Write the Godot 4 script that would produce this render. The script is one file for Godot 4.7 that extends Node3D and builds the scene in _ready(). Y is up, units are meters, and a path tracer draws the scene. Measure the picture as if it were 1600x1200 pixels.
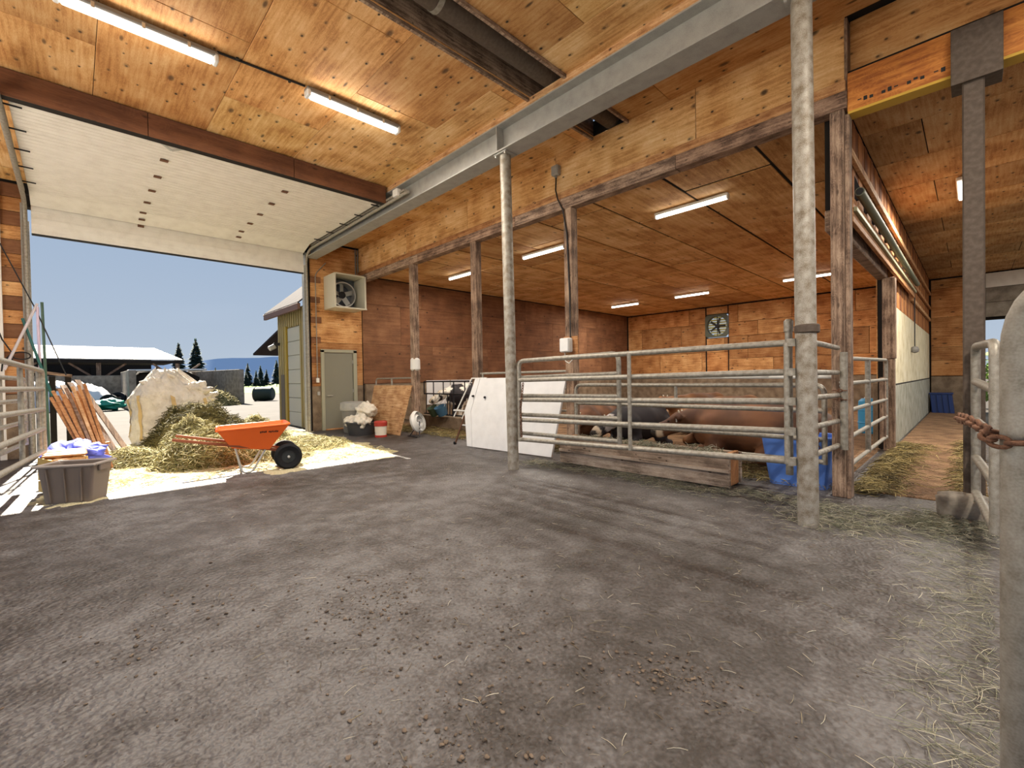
extends Node3D
# A barn interior: hall with an open sectional door, a cow pen behind pipe gates, and a feed aisle.

const DOOR_X := -12.85      # inner face of the door wall
const BEAM_Z := -4.8        # line of the steel beam and round posts
const PEN_Z := -6.18        # line of the timber posts and the header
const BACK_Z := -21.2       # far wall of pen and aisle
const AISLE_X := -1.05      # partition between pen and aisle
const HALL_H := 5.30
const PEN_H := 4.53
const EYE := Vector3(0, 1.4, 0)

var M := {}
var names := {}
var boxes := {}
var rng := RandomNumberGenerator.new()

# ------------------------------------------------------------------ mesh builder
class MB:
	var v := PackedVector3Array()
	var n := PackedVector3Array()
	var c := PackedColorArray()
	var uv := PackedVector2Array()
	var ix := PackedInt32Array()
	func vert(p: Vector3, nn: Vector3, col := Color.WHITE, u := Vector2.ZERO) -> int:
		v.append(p); n.append(nn); c.append(col); uv.append(u)
		return v.size() - 1
	func tri_i(a: int, b: int, d: int) -> void:
		var g := (v[d] - v[a]).cross(v[b] - v[a])
		if g.dot(n[a] + n[b] + n[d]) >= 0.0:
			ix.append(a); ix.append(b); ix.append(d)
		else:
			ix.append(a); ix.append(d); ix.append(b)
	func tri(a: Vector3, b: Vector3, d: Vector3, out: Vector3, col := Color.WHITE) -> void:
		var nn := (d - a).cross(b - a)
		if nn.length_squared() < 1e-14: return
		nn = nn.normalized()
		if nn.dot(out) < 0.0: nn = -nn
		tri_i(vert(a, nn, col), vert(b, nn, col), vert(d, nn, col))
	func quad(a: Vector3, b: Vector3, d: Vector3, e: Vector3, out: Vector3, col := Color.WHITE) -> void:
		var nn := (d - a).cross(b - e)
		if nn.length_squared() < 1e-14: return
		nn = nn.normalized()
		if nn.dot(out) < 0.0: nn = -nn
		var i0 := vert(a, nn, col, Vector2(0, 0)); var i1 := vert(b, nn, col, Vector2(1, 0)); var i2 := vert(d, nn, col, Vector2(1, 1)); var i3 := vert(e, nn, col, Vector2(0, 1))
		tri_i(i0, i1, i2); tri_i(i0, i2, i3)
	# chamfered box
	func box(ctr: Vector3, size: Vector3, ch := 0.0, bas := Basis.IDENTITY, col := Color.WHITE) -> void:
		var h := size * 0.5
		ch = minf(ch, minf(h.x, minf(h.y, h.z)) * 0.6)
		var ax := [Vector3.RIGHT, Vector3.UP, Vector3.BACK]
		for k in 3:
			var a1 := (k + 1) % 3
			var a2 := (k + 2) % 3
			for s in [-1.0, 1.0]:
				var o: Vector3 = ax[k] * (h[k] * s)
				var u: Vector3 = ax[a1] * (h[a1] - ch)
				var w: Vector3 = ax[a2] * (h[a2] - ch)
				quad(ctr + bas * (o - u - w), ctr + bas * (o + u - w), ctr + bas * (o + u + w), ctr + bas * (o - u + w), bas * (ax[k] * s), col)
		if ch <= 0.0: return
		for k in 3:
			var a1 := (k + 1) % 3
			var a2 := (k + 2) % 3
			var e: Vector3 = ax[k] * (h[k] - ch)
			for s1 in [-1.0, 1.0]:
				for s2 in [-1.0, 1.0]:
					var p: Vector3 = ax[a1] * (h[a1] * s1) + ax[a2] * ((h[a2] - ch) * s2)
					var q: Vector3 = ax[a1] * ((h[a1] - ch) * s1) + ax[a2] * (h[a2] * s2)
					quad(ctr + bas * (p - e), ctr + bas * (p + e), ctr + bas * (q + e), ctr + bas * (q - e), bas * (ax[a1] * s1 + ax[a2] * s2), col)
		for sx in [-1.0, 1.0]:
			for sy in [-1.0, 1.0]:
				for sz in [-1.0, 1.0]:
					tri(ctr + bas * Vector3(h.x * sx, (h.y - ch) * sy, (h.z - ch) * sz), ctr + bas * Vector3((h.x - ch) * sx, h.y * sy, (h.z - ch) * sz), ctr + bas * Vector3((h.x - ch) * sx, (h.y - ch) * sy, h.z * sz), bas * Vector3(sx, sy, sz), col)
	# beam with a rectangular section between two points
	func bar(a: Vector3, b: Vector3, w: float, t: float, ch := 0.0, up := Vector3.UP, col := Color.WHITE) -> void:
		var z := (b - a).normalized()
		if absf(z.dot(up)) > 0.98: up = Vector3.RIGHT
		var x := up.cross(z).normalized()
		var y := z.cross(x)
		box((a + b) * 0.5, Vector3(w, t, a.distance_to(b)), ch, Basis(x, y, z), col)
	# round tube along points; r may vary
	func tube(pts: Array, r, sides := 10, caps := true, col := Color.WHITE) -> void:
		var cnt := pts.size()
		var t0: Vector3 = (pts[1] - pts[0]).normalized()
		var nx := t0.cross(Vector3.UP if absf(t0.y) < 0.9 else Vector3.RIGHT).normalized()
		var first := v.size()
		for i in cnt:
			var t: Vector3
			if i == 0: t = (pts[1] - pts[0]).normalized()
			elif i == cnt - 1: t = (pts[i] - pts[i - 1]).normalized()
			else: t = ((pts[i] - pts[i - 1]).normalized() + (pts[i + 1] - pts[i]).normalized()).normalized()
			nx = (nx - t * nx.dot(t)).normalized()
			var ny := t.cross(nx)
			var rr: float = r[i] if r is Array else r
			for k in sides:
				var a := TAU * k / sides
				var d := nx * cos(a) + ny * sin(a)
				vert(pts[i] + d * rr, d, col, Vector2(float(k) / sides, float(i)))
		for i in cnt - 1:
			for k in sides:
				var a := first + i * sides + k
				var b := first + i * sides + (k + 1) % sides
				tri_i(a, b, b + sides); tri_i(a, b + sides, a + sides)
		if caps:
			for e in [0, cnt - 1]:
				var d: Vector3 = (pts[0] - pts[1]).normalized() if e == 0 else (pts[cnt - 1] - pts[cnt - 2]).normalized()
				var mid := vert(pts[e], d, col)
				var ring := []
				for k in sides: ring.append(vert(v[first + e * sides + k], d, col))
				for k in sides: tri_i(mid, ring[k], ring[(k + 1) % sides])
	# lathe: profile points (radius, height) round the axis through ctr
	func lathe(prof: Array, ctr := Vector3.ZERO, sides := 20, bas := Basis.IDENTITY, col := Color.WHITE, sharp := true) -> void:
		for j in prof.size() - 1:
			var p: Vector2 = prof[j]
			var q: Vector2 = prof[j + 1]
			var d := (q - p)
			if d.length() < 1e-6: continue
			var nr := Vector2(d.y, -d.x).normalized()
			var f := v.size()
			for k in sides:
				var a := TAU * k / sides
				var rad := Vector3(cos(a), 0, sin(a))
				var nn := bas * (rad * nr.x + Vector3.UP * nr.y)
				vert(ctr + bas * (rad * p.x + Vector3.UP * p.y), nn, col)
				vert(ctr + bas * (rad * q.x + Vector3.UP * q.y), nn, col)
			for k in sides:
				var a := f + k * 2
				var b := f + ((k + 1) % sides) * 2
				tri_i(a, b, b + 1); tri_i(a, b + 1, a + 1)
	# prism: polygon in the plane (ex, ey) at o, extruded by vector d
	func prism(poly: Array, o: Vector3, ex: Vector3, ey: Vector3, d: Vector3, col := Color.WHITE) -> void:
		var pk := PackedVector2Array(poly)
		var t := Geometry2D.triangulate_polygon(pk)
		for side in 2:
			var off: Vector3 = d * float(side)
			for i in range(0, t.size(), 3):
				tri(o + off + ex * pk[t[i]].x + ey * pk[t[i]].y, o + off + ex * pk[t[i + 1]].x + ey * pk[t[i + 1]].y, o + off + ex * pk[t[i + 2]].x + ey * pk[t[i + 2]].y, d if side else -d, col)
		var cw := Geometry2D.is_polygon_clockwise(pk)
		for i in pk.size():
			var a := pk[i]
			var b := pk[(i + 1) % pk.size()]
			var e := b - a
			var outn := Vector2(e.y, -e.x) * (-1.0 if cw else 1.0)
			var pa: Vector3 = o + ex * a.x + ey * a.y
			var pb: Vector3 = o + ex * b.x + ey * b.y
			quad(pa, pb, pb + d, pa + d, ex * outn.x + ey * outn.y, col)
	# grid of points g[i][j] as a smooth sheet; both sides if thick > 0
	func sheet(g: Array, thick := 0.0, wrap_j := false, col := Color.WHITE) -> void:
		var ni := g.size()
		var nj: int = g[0].size()
		var nrm := []
		for i in ni:
			var row := []
			for j in nj:
				var a: Vector3 = g[mini(i + 1, ni - 1)][j] - g[maxi(i - 1, 0)][j]
				var b: Vector3 = (g[i][(j + 1) % nj] - g[i][(j - 1 + nj) % nj]) if wrap_j else (g[i][mini(j + 1, nj - 1)] - g[i][maxi(j - 1, 0)])
				var nn := a.cross(b)
				row.append(nn.normalized() if nn.length() > 1e-9 else Vector3.UP)
			nrm.append(row)
		for side in (2 if thick > 0.0 else 1):
			var f := v.size()
			for i in ni:
				for j in nj:
					var nn: Vector3 = nrm[i][j] * (1.0 if side == 0 else -1.0)
					vert(g[i][j] + nn * thick * 0.5, nn, col, Vector2(float(j) / nj, float(i) / ni))
			var lim := nj if wrap_j else nj - 1
			for i in ni - 1:
				for j in lim:
					var a := f + i * nj + j
					var b := f + i * nj + (j + 1) % nj
					tri_i(a, b, b + nj); tri_i(a, b + nj, a + nj)
	func mesh() -> ArrayMesh:
		var arr := []
		arr.resize(Mesh.ARRAY_MAX)
		arr[Mesh.ARRAY_VERTEX] = v; arr[Mesh.ARRAY_NORMAL] = n; arr[Mesh.ARRAY_COLOR] = c; arr[Mesh.ARRAY_TEX_UV] = uv; arr[Mesh.ARRAY_INDEX] = ix
		var m := ArrayMesh.new()
		m.add_surface_from_arrays(Mesh.PRIMITIVE_TRIANGLES, arr)
		return m

# ------------------------------------------------------------------ scene helpers
func numbered(called: String) -> String:
	var k: int = names.get(called, 0)
	names[called] = k + 1
	return called if k == 0 else "%s_%03d" % [called, k]

func thing(called: String, label: String, category: String, at := Vector3.ZERO, turn := 0.0, group := "") -> Node3D:
	var o := Node3D.new()
	o.name = numbered(called)
	add_child(o)
	o.position = at
	o.rotation.y = turn
	o.set_meta("label", label)
	o.set_meta("category", category)
	if group: o.set_meta("group", group)
	return o

func struct(called: String) -> Node3D:
	var o := Node3D.new()
	o.name = numbered(called)
	add_child(o)
	o.set_meta("kind", "structure")
	return o

func part(parent: Node3D, called: String, m: Mesh, mat: Material, at := Vector3.ZERO, bas := Basis.IDENTITY) -> MeshInstance3D:
	var o := MeshInstance3D.new()
	o.name = called
	o.mesh = m
	o.material_override = mat
	o.transform = Transform3D(bas, at)
	parent.add_child(o, true)
	return o

func tag(o: Node3D, label: String, category: String, group := "") -> void:
	o.set_meta("label", label)
	o.set_meta("category", category)
	if group: o.set_meta("group", group)

func lone(called: String, m: Mesh, mat: Material, label: String, category: String, at := Vector3.ZERO, group := "") -> MeshInstance3D:
	var o := part(self, numbered(called), m, mat, at)
	tag(o, label, category, group)
	return o

func bx(size: Vector3, ch := 0.004) -> Mesh:
	var key := [size.snapped(Vector3.ONE * 0.001), ch]
	if not boxes.has(key):
		var b := MB.new()
		b.box(Vector3.ZERO, size, ch)
		boxes[key] = b.mesh()
	return boxes[key]

func span(parent: Node3D, called: String, a: Vector3, b: Vector3, mat: Material, ch := 0.004) -> MeshInstance3D:
	return part(parent, called, bx((b - a).abs(), ch), mat, (a + b) * 0.5)

func pipe(pts: Array, r: float, sides := 10) -> Mesh:
	var b := MB.new()
	b.tube(pts, r, sides)
	return b.mesh()

# a path with rounded corners
func rounded(pts: Array, rad: float, steps := 5) -> Array:
	var out := [pts[0]]
	for i in range(1, pts.size() - 1):
		var p: Vector3 = pts[i]
		var a: Vector3 = p + (pts[i - 1] - p).normalized() * rad
		var b: Vector3 = p + (pts[i + 1] - p).normalized() * rad
		for k in steps + 1:
			var t := float(k) / steps
			out.append(a.lerp(p, t).lerp(p.lerp(b, t), t))
	out.append(pts[pts.size() - 1])
	return out

# ------------------------------------------------------------------ textures and materials
func nz(sd: int, freq: float, w: int, h: int, oct := 4, W := 0, H := 0) -> PackedByteArray:
	var f := FastNoiseLite.new()
	f.seed = sd
	f.noise_type = FastNoiseLite.TYPE_SIMPLEX_SMOOTH
	f.frequency = freq
	f.fractal_octaves = oct
	var im := f.get_seamless_image(w, h)
	im.convert(Image.FORMAT_L8)
	if W > 0: im.resize(W, H, Image.INTERPOLATE_CUBIC)
	return im.get_data()

func rgb_tex(w: int, h: int, data: PackedByteArray) -> ImageTexture:
	return ImageTexture.create_from_image(Image.create_from_data(w, h, false, Image.FORMAT_RGB8, data))

func grey_tex(w: int, h: int, data: PackedByteArray) -> ImageTexture:
	return ImageTexture.create_from_image(Image.create_from_data(w, h, false, Image.FORMAT_L8, data))

# wood with grain along u: ramp of three colours, streaks, blotches, spots of nails and knots
func wood_tex(sd: int, S: int, dark: Color, mid: Color, light: Color, streak: float, blotch: float, nails: int, knots: int, plies := false) -> Array:
	var a := nz(sd, 0.05, S / 16, S, 4, S, S)
	var b := nz(sd + 1, 0.012, S / 4, S / 2, 4, S, S)
	var fine := nz(sd + 2, 0.25, S / 8, S, 2, S, S)
	var big := nz(sd + 3, 3.0 / S, S, S, 5)
	var spot := PackedFloat32Array()
	spot.resize(S * S)
	var r := RandomNumberGenerator.new()
	r.seed = sd
	var blob := func(cx: float, cy: float, rx: float, ry: float, amt: float) -> void:
		for y in range(int(cy - ry * 2), int(cy + ry * 2) + 1):
			for x in range(int(cx - rx * 2), int(cx + rx * 2) + 1):
				var d := Vector2((x - cx) / rx, (y - cy) / ry).length()
				var k := posmod(y, S) * S + posmod(x, S)
				spot[k] = maxf(spot[k], amt * clampf(1.6 - d, 0.0, 1.0))
	for i in nails:
		for j in nails:
			if r.randf() < 0.72:
				var q := r.randf_range(0.0022, 0.0058) * S
				var px := (i + r.randf_range(0.2, 0.8)) * S / nails
				var py := (j + r.randf_range(0.2, 0.8)) * S / nails
				blob.call(px, py, q * 1.35, q, r.randf_range(0.45, 0.95))
				blob.call(px + q, py, q * 2.6, q * 1.7, r.randf_range(0.06, 0.28))
	for i in knots:
		blob.call(r.randf() * S, r.randf() * S, r.randf_range(0.008, 0.022) * S, r.randf_range(0.005, 0.011) * S, r.randf_range(0.3, 0.7))
	var out := PackedByteArray()
	out.resize(S * S * 3)
	for k in S * S:
		var ring := absf(fposmod(b[k] * 0.055 + a[k] * 0.006, 1.0) - 0.5) * 2.0
		var t := 0.5 + (a[k] - 128) / 255.0 * streak + (ring - 0.5) * 0.28 * streak + (fine[k] - 128) / 255.0 * streak * 0.5 + (big[k] - 128) / 128.0 * blotch
		t = clampf(t, 0.0, 1.0)
		var c := dark.lerp(mid, t * 2.0) if t < 0.5 else mid.lerp(light, t * 2.0 - 1.0)
		if spot[k] > 0.0: c = c.lerp(Color(0.10, 0.065, 0.04), spot[k])
		out[k * 3] = int(c.r * 255.0); out[k * 3 + 1] = int(c.g * 255.0); out[k * 3 + 2] = int(c.b * 255.0)
	var tr := PackedByteArray()
	tr.resize(S * S * 3)
	for y in S:
		for x in S:
			var p := (y * S + x) * 3
			var q := (x * S + y) * 3
			tr[q] = out[p]; tr[q + 1] = out[p + 1]; tr[q + 2] = out[p + 2]
	return [rgb_tex(S, S, out), rgb_tex(S, S, tr)]

# mottled surface: ramp over mixed noise
func mottle_tex(sd: int, S: int, stops: Array, f1: float, f2: float, mix2: float, contrast := 1.4) -> ImageTexture:
	var a := nz(sd, f1 / S, S, S, 5)
	var b := nz(sd + 7, f2 / S, S, S, 3)
	var out := PackedByteArray()
	out.resize(S * S * 3)
	var n := stops.size() - 1
	for k in S * S:
		var t := clampf(0.5 + ((a[k] - 128) / 128.0 * (1.0 - mix2) + (b[k] - 128) / 128.0 * mix2) * contrast * 0.5, 0.0, 0.999) * n
		var i := int(t)
		var c: Color = stops[i].lerp(stops[i + 1], t - i)
		out[k * 3] = int(c.r * 255.0); out[k * 3 + 1] = int(c.g * 255.0); out[k * 3 + 2] = int(c.b * 255.0)
	return rgb_tex(S, S, out)

func normal_tex(sd: int, S: int, f: float, strength: float, oct := 5) -> ImageTexture:
	var n := FastNoiseLite.new()
	n.seed = sd
	n.frequency = f / S
	n.fractal_octaves = oct
	var im := n.get_seamless_image(S, S)
	im.convert(Image.FORMAT_RGBA8)
	im.bump_map_to_normal_map(strength)
	return ImageTexture.create_from_image(im)

func rgb(r: int, g: int, b: int) -> Color:
	return Color(r / 255.0, g / 255.0, b / 255.0)

func mat(col: Color, rough := 0.8, metal := 0.0, tex: Texture2D = null, scale := 1.0, world := true, spec := 0.5) -> StandardMaterial3D:
	var m := StandardMaterial3D.new()
	m.albedo_color = col
	m.roughness = rough
	m.metallic = metal
	m.metallic_specular = spec
	if tex:
		m.albedo_texture = tex
		m.uv1_triplanar = true
		m.uv1_world_triplanar = world
		m.uv1_triplanar_sharpness = 8.0
		m.uv1_scale = Vector3.ONE * scale
	return m

func bumped(m: StandardMaterial3D, t: Texture2D, s: float) -> StandardMaterial3D:
	m.normal_enabled = true
	m.normal_texture = t
	m.normal_scale = s
	return m

func variants(n: int, tex: Texture2D, tints: Array, rough: float, scale: float, sd: int) -> Array:
	var out := []
	var r := RandomNumberGenerator.new()
	r.seed = sd
	for i in n:
		var m := mat(tints[i % tints.size()], rough, 0.0, tex, scale)
		m.uv1_offset = Vector3(r.randf(), r.randf(), r.randf())
		out.append(m)
	return out

# ------------------------------------------------------------------ the scene
func _ready() -> void:
	rng.seed = 11
	# camera
	var cam := Camera3D.new()
	cam.name = "camera"
	cam.position = EYE
	cam.rotation = Vector3(-0.01376, 0.79783, -0.01686)
	cam.fov = rad_to_deg(2.0 * atan(600.0 / 702.14))
	cam.near = 0.05
	cam.far = 3000.0
	add_child(cam)
	cam.current = true
	# sky
	var sky_mat := ProceduralSkyMaterial.new()
	sky_mat.sky_top_color = rgb(140, 168, 204)
	sky_mat.sky_horizon_color = rgb(186, 200, 216)
	sky_mat.sky_curve = 0.22
	sky_mat.ground_bottom_color = rgb(120, 112, 100)
	sky_mat.ground_horizon_color = rgb(180, 178, 172)
	sky_mat.sky_energy_multiplier = 0.545
	var cl := FastNoiseLite.new()
	cl.seed = 5
	cl.frequency = 0.012
	cl.fractal_octaves = 4
	var cim := cl.get_seamless_image(256, 512)
	cim.convert(Image.FORMAT_L8)
	cim.resize(1024, 512, Image.INTERPOLATE_CUBIC)
	var cdat := cim.get_data()
	var cov := PackedByteArray()
	cov.resize(1024 * 512 * 4)
	for k in 1024 * 512:
		cov[k * 4] = 255; cov[k * 4 + 1] = 250; cov[k * 4 + 2] = 245
		cov[k * 4 + 3] = int(clampf((cdat[k] - 120) / 135.0, 0.0, 1.0) * 60.0)
	sky_mat.sky_cover = ImageTexture.create_from_image(Image.create_from_data(1024, 512, false, Image.FORMAT_RGBA8, cov))
	sky_mat.sky_cover_modulate = Color(0.6, 0.6, 0.6)
	var sky := Sky.new()
	sky.sky_material = sky_mat
	var env := Environment.new()
	env.background_mode = Environment.BG_SKY
	env.sky = sky
	env.tonemap_mode = Environment.TONE_MAPPER_LINEAR
	env.tonemap_exposure = 3.75
	env.sdfgi_enabled = true
	env.ssao_enabled = true
	env.ssil_enabled = true
	var we := WorldEnvironment.new()
	we.name = "environment"
	we.environment = env
	add_child(we)
	# sun: over the yard, shining in through the door
	var sun := DirectionalLight3D.new()
	sun.name = "sun"
	sun.light_color = rgb(255, 244, 226)
	sun.light_energy = 2.1
	sun.light_angular_distance = 0.6
	sun.shadow_enabled = true
	sun.sky_mode = DirectionalLight3D.SKY_MODE_LIGHT_ONLY
	add_child(sun)
	sun.look_at_from_position(Vector3.ZERO, Vector3(5.46, -4.36, 0.34))
	make_materials()
	build_shell()
	build_steel()
	build_pen_frame()
	build_partition()
	build_far_end()
	build_overhead_door()
	build_lamps()
	build_gates()
	build_hall_things()
	build_left_corner()
	build_yard()
	build_animals()
	build_litter()

func make_materials() -> void:
	var ply := wood_tex(21, 1024, rgb(172, 120, 66), rgb(218, 172, 114), rgb(238, 206, 158), 0.62, 0.42, 9, 6)
	var plain := wood_tex(31, 1024, rgb(150, 98, 52), rgb(200, 146, 90), rgb(228, 184, 130), 0.75, 0.4, 4, 14)
	var clean := wood_tex(25, 512, rgb(176, 126, 74), rgb(220, 176, 120), rgb(240, 208, 160), 0.6, 0.42, 3, 8)
	var brown := wood_tex(41, 512, rgb(96, 62, 40), rgb(134, 92, 62), rgb(160, 118, 84), 0.45, 0.24, 0, 10)
	var beam := wood_tex(51, 512, rgb(84, 66, 54), rgb(138, 114, 96), rgb(178, 154, 132), 1.0, 0.4, 2, 10)
	var pale := wood_tex(61, 512, rgb(150, 104, 66), rgb(196, 152, 106), rgb(226, 192, 150), 0.8, 0.3, 0, 8)
	var tints := [Color(1, 1, 1), Color(0.94, 0.9, 0.86), Color(0.9, 0.84, 0.78), Color(1, 0.95, 0.9), Color(0.86, 0.82, 0.78), Color(0.97, 0.97, 0.92)]
	M.ply = variants(7, ply[0], tints, 0.72, 0.4, 3)
	M.face_ply = variants(5, ply[0], [Color(1, 1, 1), Color(1, 0.98, 0.95)], 0.72, 0.4, 13)
	M.ply_v = variants(7, clean[1], [Color(1, 1, 1), Color(0.95, 0.92, 0.88), Color(1, 0.98, 0.95), Color(0.88, 0.84, 0.8)], 0.8, 0.38, 4)
	M.ply_nail_v = variants(5, ply[1], [Color(0.86, 0.84, 0.82), Color(0.78, 0.76, 0.74), Color(0.9, 0.88, 0.86)], 0.8, 0.4, 5)
	M.wall_ply = variants(7, plain[0], [Color(1, 1, 1), Color(0.92, 0.88, 0.84), Color(0.84, 0.8, 0.76), Color(0.98, 0.92, 0.86)], 0.78, 0.4, 6)
	M.brown_ply = variants(5, brown[0], [Color(1, 1, 1), Color(0.9, 0.88, 0.86), Color(0.95, 0.92, 0.9)], 0.85, 0.42, 7)
	M.timber = variants(4, beam[1], [Color(1, 1, 1), Color(0.9, 0.88, 0.86), Color(0.96, 0.94, 0.92)], 0.85, 0.8, 8)
	M.timber_h = variants(4, beam[0], [Color(1, 1, 1), Color(0.9, 0.86, 0.84)], 0.85, 0.8, 9)
	M.lumber = variants(5, pale[0], [Color(1, 1, 1), Color(0.88, 0.8, 0.72), Color(0.95, 0.9, 0.84)], 0.75, 0.8, 10)
	M.lumber_v = variants(5, pale[1], [Color(1, 1, 1), Color(0.88, 0.8, 0.72), Color(0.95, 0.9, 0.84)], 0.75, 0.8, 11)
	M.boards_v = variants(6, plain[1], [Color(0.82, 0.74, 0.68), Color(0.66, 0.56, 0.5), Color(0.92, 0.84, 0.76)], 0.85, 0.7, 12)
	M.grey_wood = variants(3, wood_tex(65, 512, rgb(120, 104, 90), rgb(164, 146, 130), rgb(194, 178, 162), 0.9, 0.4, 3, 8)[0], [Color(1, 1, 1), Color(0.92, 0.9, 0.88)], 0.85, 0.8, 16)
	M.lvl = mat(Color(0.95, 0.76, 0.48), 0.7, 0.0, pale[0], 0.6)
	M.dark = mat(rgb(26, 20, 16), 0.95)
	var fl := 2048
	var fa := nz(71, 7.0 / fl, fl / 2, fl / 2, 6, fl, fl)
	var fb := nz(72, 0.16, fl, fl, 3)
	var fc := nz(73, 0.012, fl / 2, fl / 4, 4, fl, fl)
	var fd := nz(75, 0.022, fl, fl, 4)
	var data := PackedByteArray()
	data.resize(fl * fl * 3)
	var c0 := rgb(53, 47, 43)
	var c1 := rgb(71, 66, 64)
	var c2 := rgb(86, 82, 81)
	var c3 := rgb(105, 103, 103)
	for k in fl * fl:
		var t := clampf(0.52 + (fa[k] - 128) / 128.0 * 0.5 + (fb[k] - 128) / 255.0 * 0.9 + (fc[k] - 128) / 255.0 * 0.7 + (fd[k] - 128) / 255.0 * 0.9, 0.0, 0.999) * 3.0
		var c := c0.lerp(c1, t) if t < 1.0 else (c1.lerp(c2, t - 1.0) if t < 2.0 else c2.lerp(c3, t - 2.0))
		data[k * 3] = int(c.r * 255.0); data[k * 3 + 1] = int(c.g * 255.0); data[k * 3 + 2] = int(c.b * 255.0)
	M.floor = mat(Color.WHITE, 0.54, 0.0, rgb_tex(fl, fl, data), 1.0 / 11.0, true, 0.5)
	bumped(M.floor, normal_tex(74, 2048, 260.0, 5.0, 5), 0.55)
	M.dirt = mat(Color.WHITE, 0.95, 0.0, mottle_tex(81, 1024, [rgb(96, 70, 48), rgb(136, 104, 74), rgb(166, 136, 102)], 8, 160, 0.4, 1.6), 0.3)
	bumped(M.dirt, normal_tex(82, 512, 60.0, 7.0), 1.0)
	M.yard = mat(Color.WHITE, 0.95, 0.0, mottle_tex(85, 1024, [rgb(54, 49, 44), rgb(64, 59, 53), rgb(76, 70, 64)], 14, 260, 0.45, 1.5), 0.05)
	M.concrete = mat(Color.WHITE, 0.9, 0.0, mottle_tex(91, 512, [rgb(110, 102, 92), rgb(140, 132, 120), rgb(164, 156, 144)], 8, 90, 0.3, 1.3), 0.35)
	M.knee = mat(Color.WHITE, 0.9, 0.0, mottle_tex(92, 512, [rgb(96, 80, 64), rgb(128, 110, 90), rgb(150, 134, 114)], 8, 90, 0.3, 1.3), 0.35)
	M.steel = mat(Color.WHITE, 0.55, 0.15, mottle_tex(95, 512, [rgb(138, 138, 134), rgb(160, 160, 156), rgb(176, 176, 172)], 10, 120, 0.4, 0.9), 0.5)
	M.galv = mat(Color.WHITE, 0.5, 0.35, mottle_tex(97, 512, [rgb(122, 116, 104), rgb(155, 150, 139), rgb(178, 174, 165)], 14, 120, 0.4, 1.3), 1.1)
	M.post = mat(Color.WHITE, 0.55, 0.2, mottle_tex(99, 512, [rgb(112, 98, 78), rgb(156, 150, 139), rgb(186, 182, 173)], 9, 110, 0.4, 1.5), 0.9)
	M.rustpost = mat(Color.WHITE, 0.7, 0.2, mottle_tex(101, 512, [rgb(66, 54, 46), rgb(88, 76, 66), rgb(112, 102, 92)], 10, 200, 0.55, 1.1), 1.6)
	M.rust = mat(Color.WHITE, 0.85, 0.2, mottle_tex(103, 256, [rgb(70, 46, 34), rgb(112, 78, 58), rgb(134, 104, 84)], 12, 80, 0.5, 1.5), 3.0)
	M.black_metal = mat(rgb(38, 38, 42), 0.5, 0.4)
	M.white_panel = mat(Color.WHITE, 0.55, 0.0, mottle_tex(105, 512, [rgb(220, 221, 222), rgb(230, 231, 232), rgb(237, 238, 239)], 7, 80, 0.3, 1.0), 0.5)
	M.door_white = mat(Color.WHITE, 0.5, 0.0, mottle_tex(107, 512, [rgb(214, 210, 202), rgb(232, 229, 222), rgb(240, 238, 232)], 8, 120, 0.35, 1.0), 0.4)
	M.pale_wall = mat(Color.WHITE, 0.7, 0.0, mottle_tex(109, 512, [rgb(190, 176, 138), rgb(222, 212, 178), rgb(234, 228, 206)], 8, 80, 0.3, 1.3), 0.3)
	M.grey_wall = mat(Color.WHITE, 0.7, 0.0, mottle_tex(111, 512, [rgb(128, 128, 110), rgb(160, 160, 144), rgb(182, 182, 170)], 9, 80, 0.3, 1.5), 0.3)
	M.galv_clean = mat(rgb(190, 190, 186), 0.4, 0.6)
	M.grey_plastic = mat(rgb(122, 120, 116), 0.6)
	M.white_plastic = mat(rgb(222, 222, 218), 0.45)
	M.black = mat(rgb(22, 22, 24), 0.6)
	M.rubber = mat(rgb(28, 29, 32), 0.8)
	M.rubber.metallic_specular = 0.3

# a field of sheets laid in rows between two edges, with joints; plane given by origin, eu (along rows), ev (across rows), en (out of the surface)
func sheets(parent: Node3D, o: Vector3, eu: Vector3, ev: Vector3, en: Vector3, len_u: float, cuts_v: Array, sheet_u: float, shift: Array, mats: Array, thick := 0.018, gap := 0.006, called := "plywood_sheet", tilt := 0.004) -> void:
	for j in cuts_v.size() - 1:
		var v0: float = cuts_v[j]
		var v1: float = cuts_v[j + 1]
		var u: float = -fposmod(shift[j % shift.size()], sheet_u)
		while u < len_u - 0.01:
			var a := maxf(u, 0.0)
			var b := minf(u + sheet_u, len_u)
			u += sheet_u
			if b - a < 0.05: continue
			var size := Vector3(b - a - gap, v1 - v0 - gap, thick)
			var bas := Basis(eu, ev, en).orthonormalized()
			if bas.determinant() < 0: bas = Basis(eu, ev, -en)
			var lift := rng.randf_range(-1.0, 1.0) * tilt
			part(parent, called, bx(size, 0.003), mats[rng.randi() % mats.size()], o + eu * (a + b) * 0.5 + ev * (v0 + v1) * 0.5 + en * (thick * 0.5 + 0.004 + lift * 0.5 + 0.002), bas)

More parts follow.
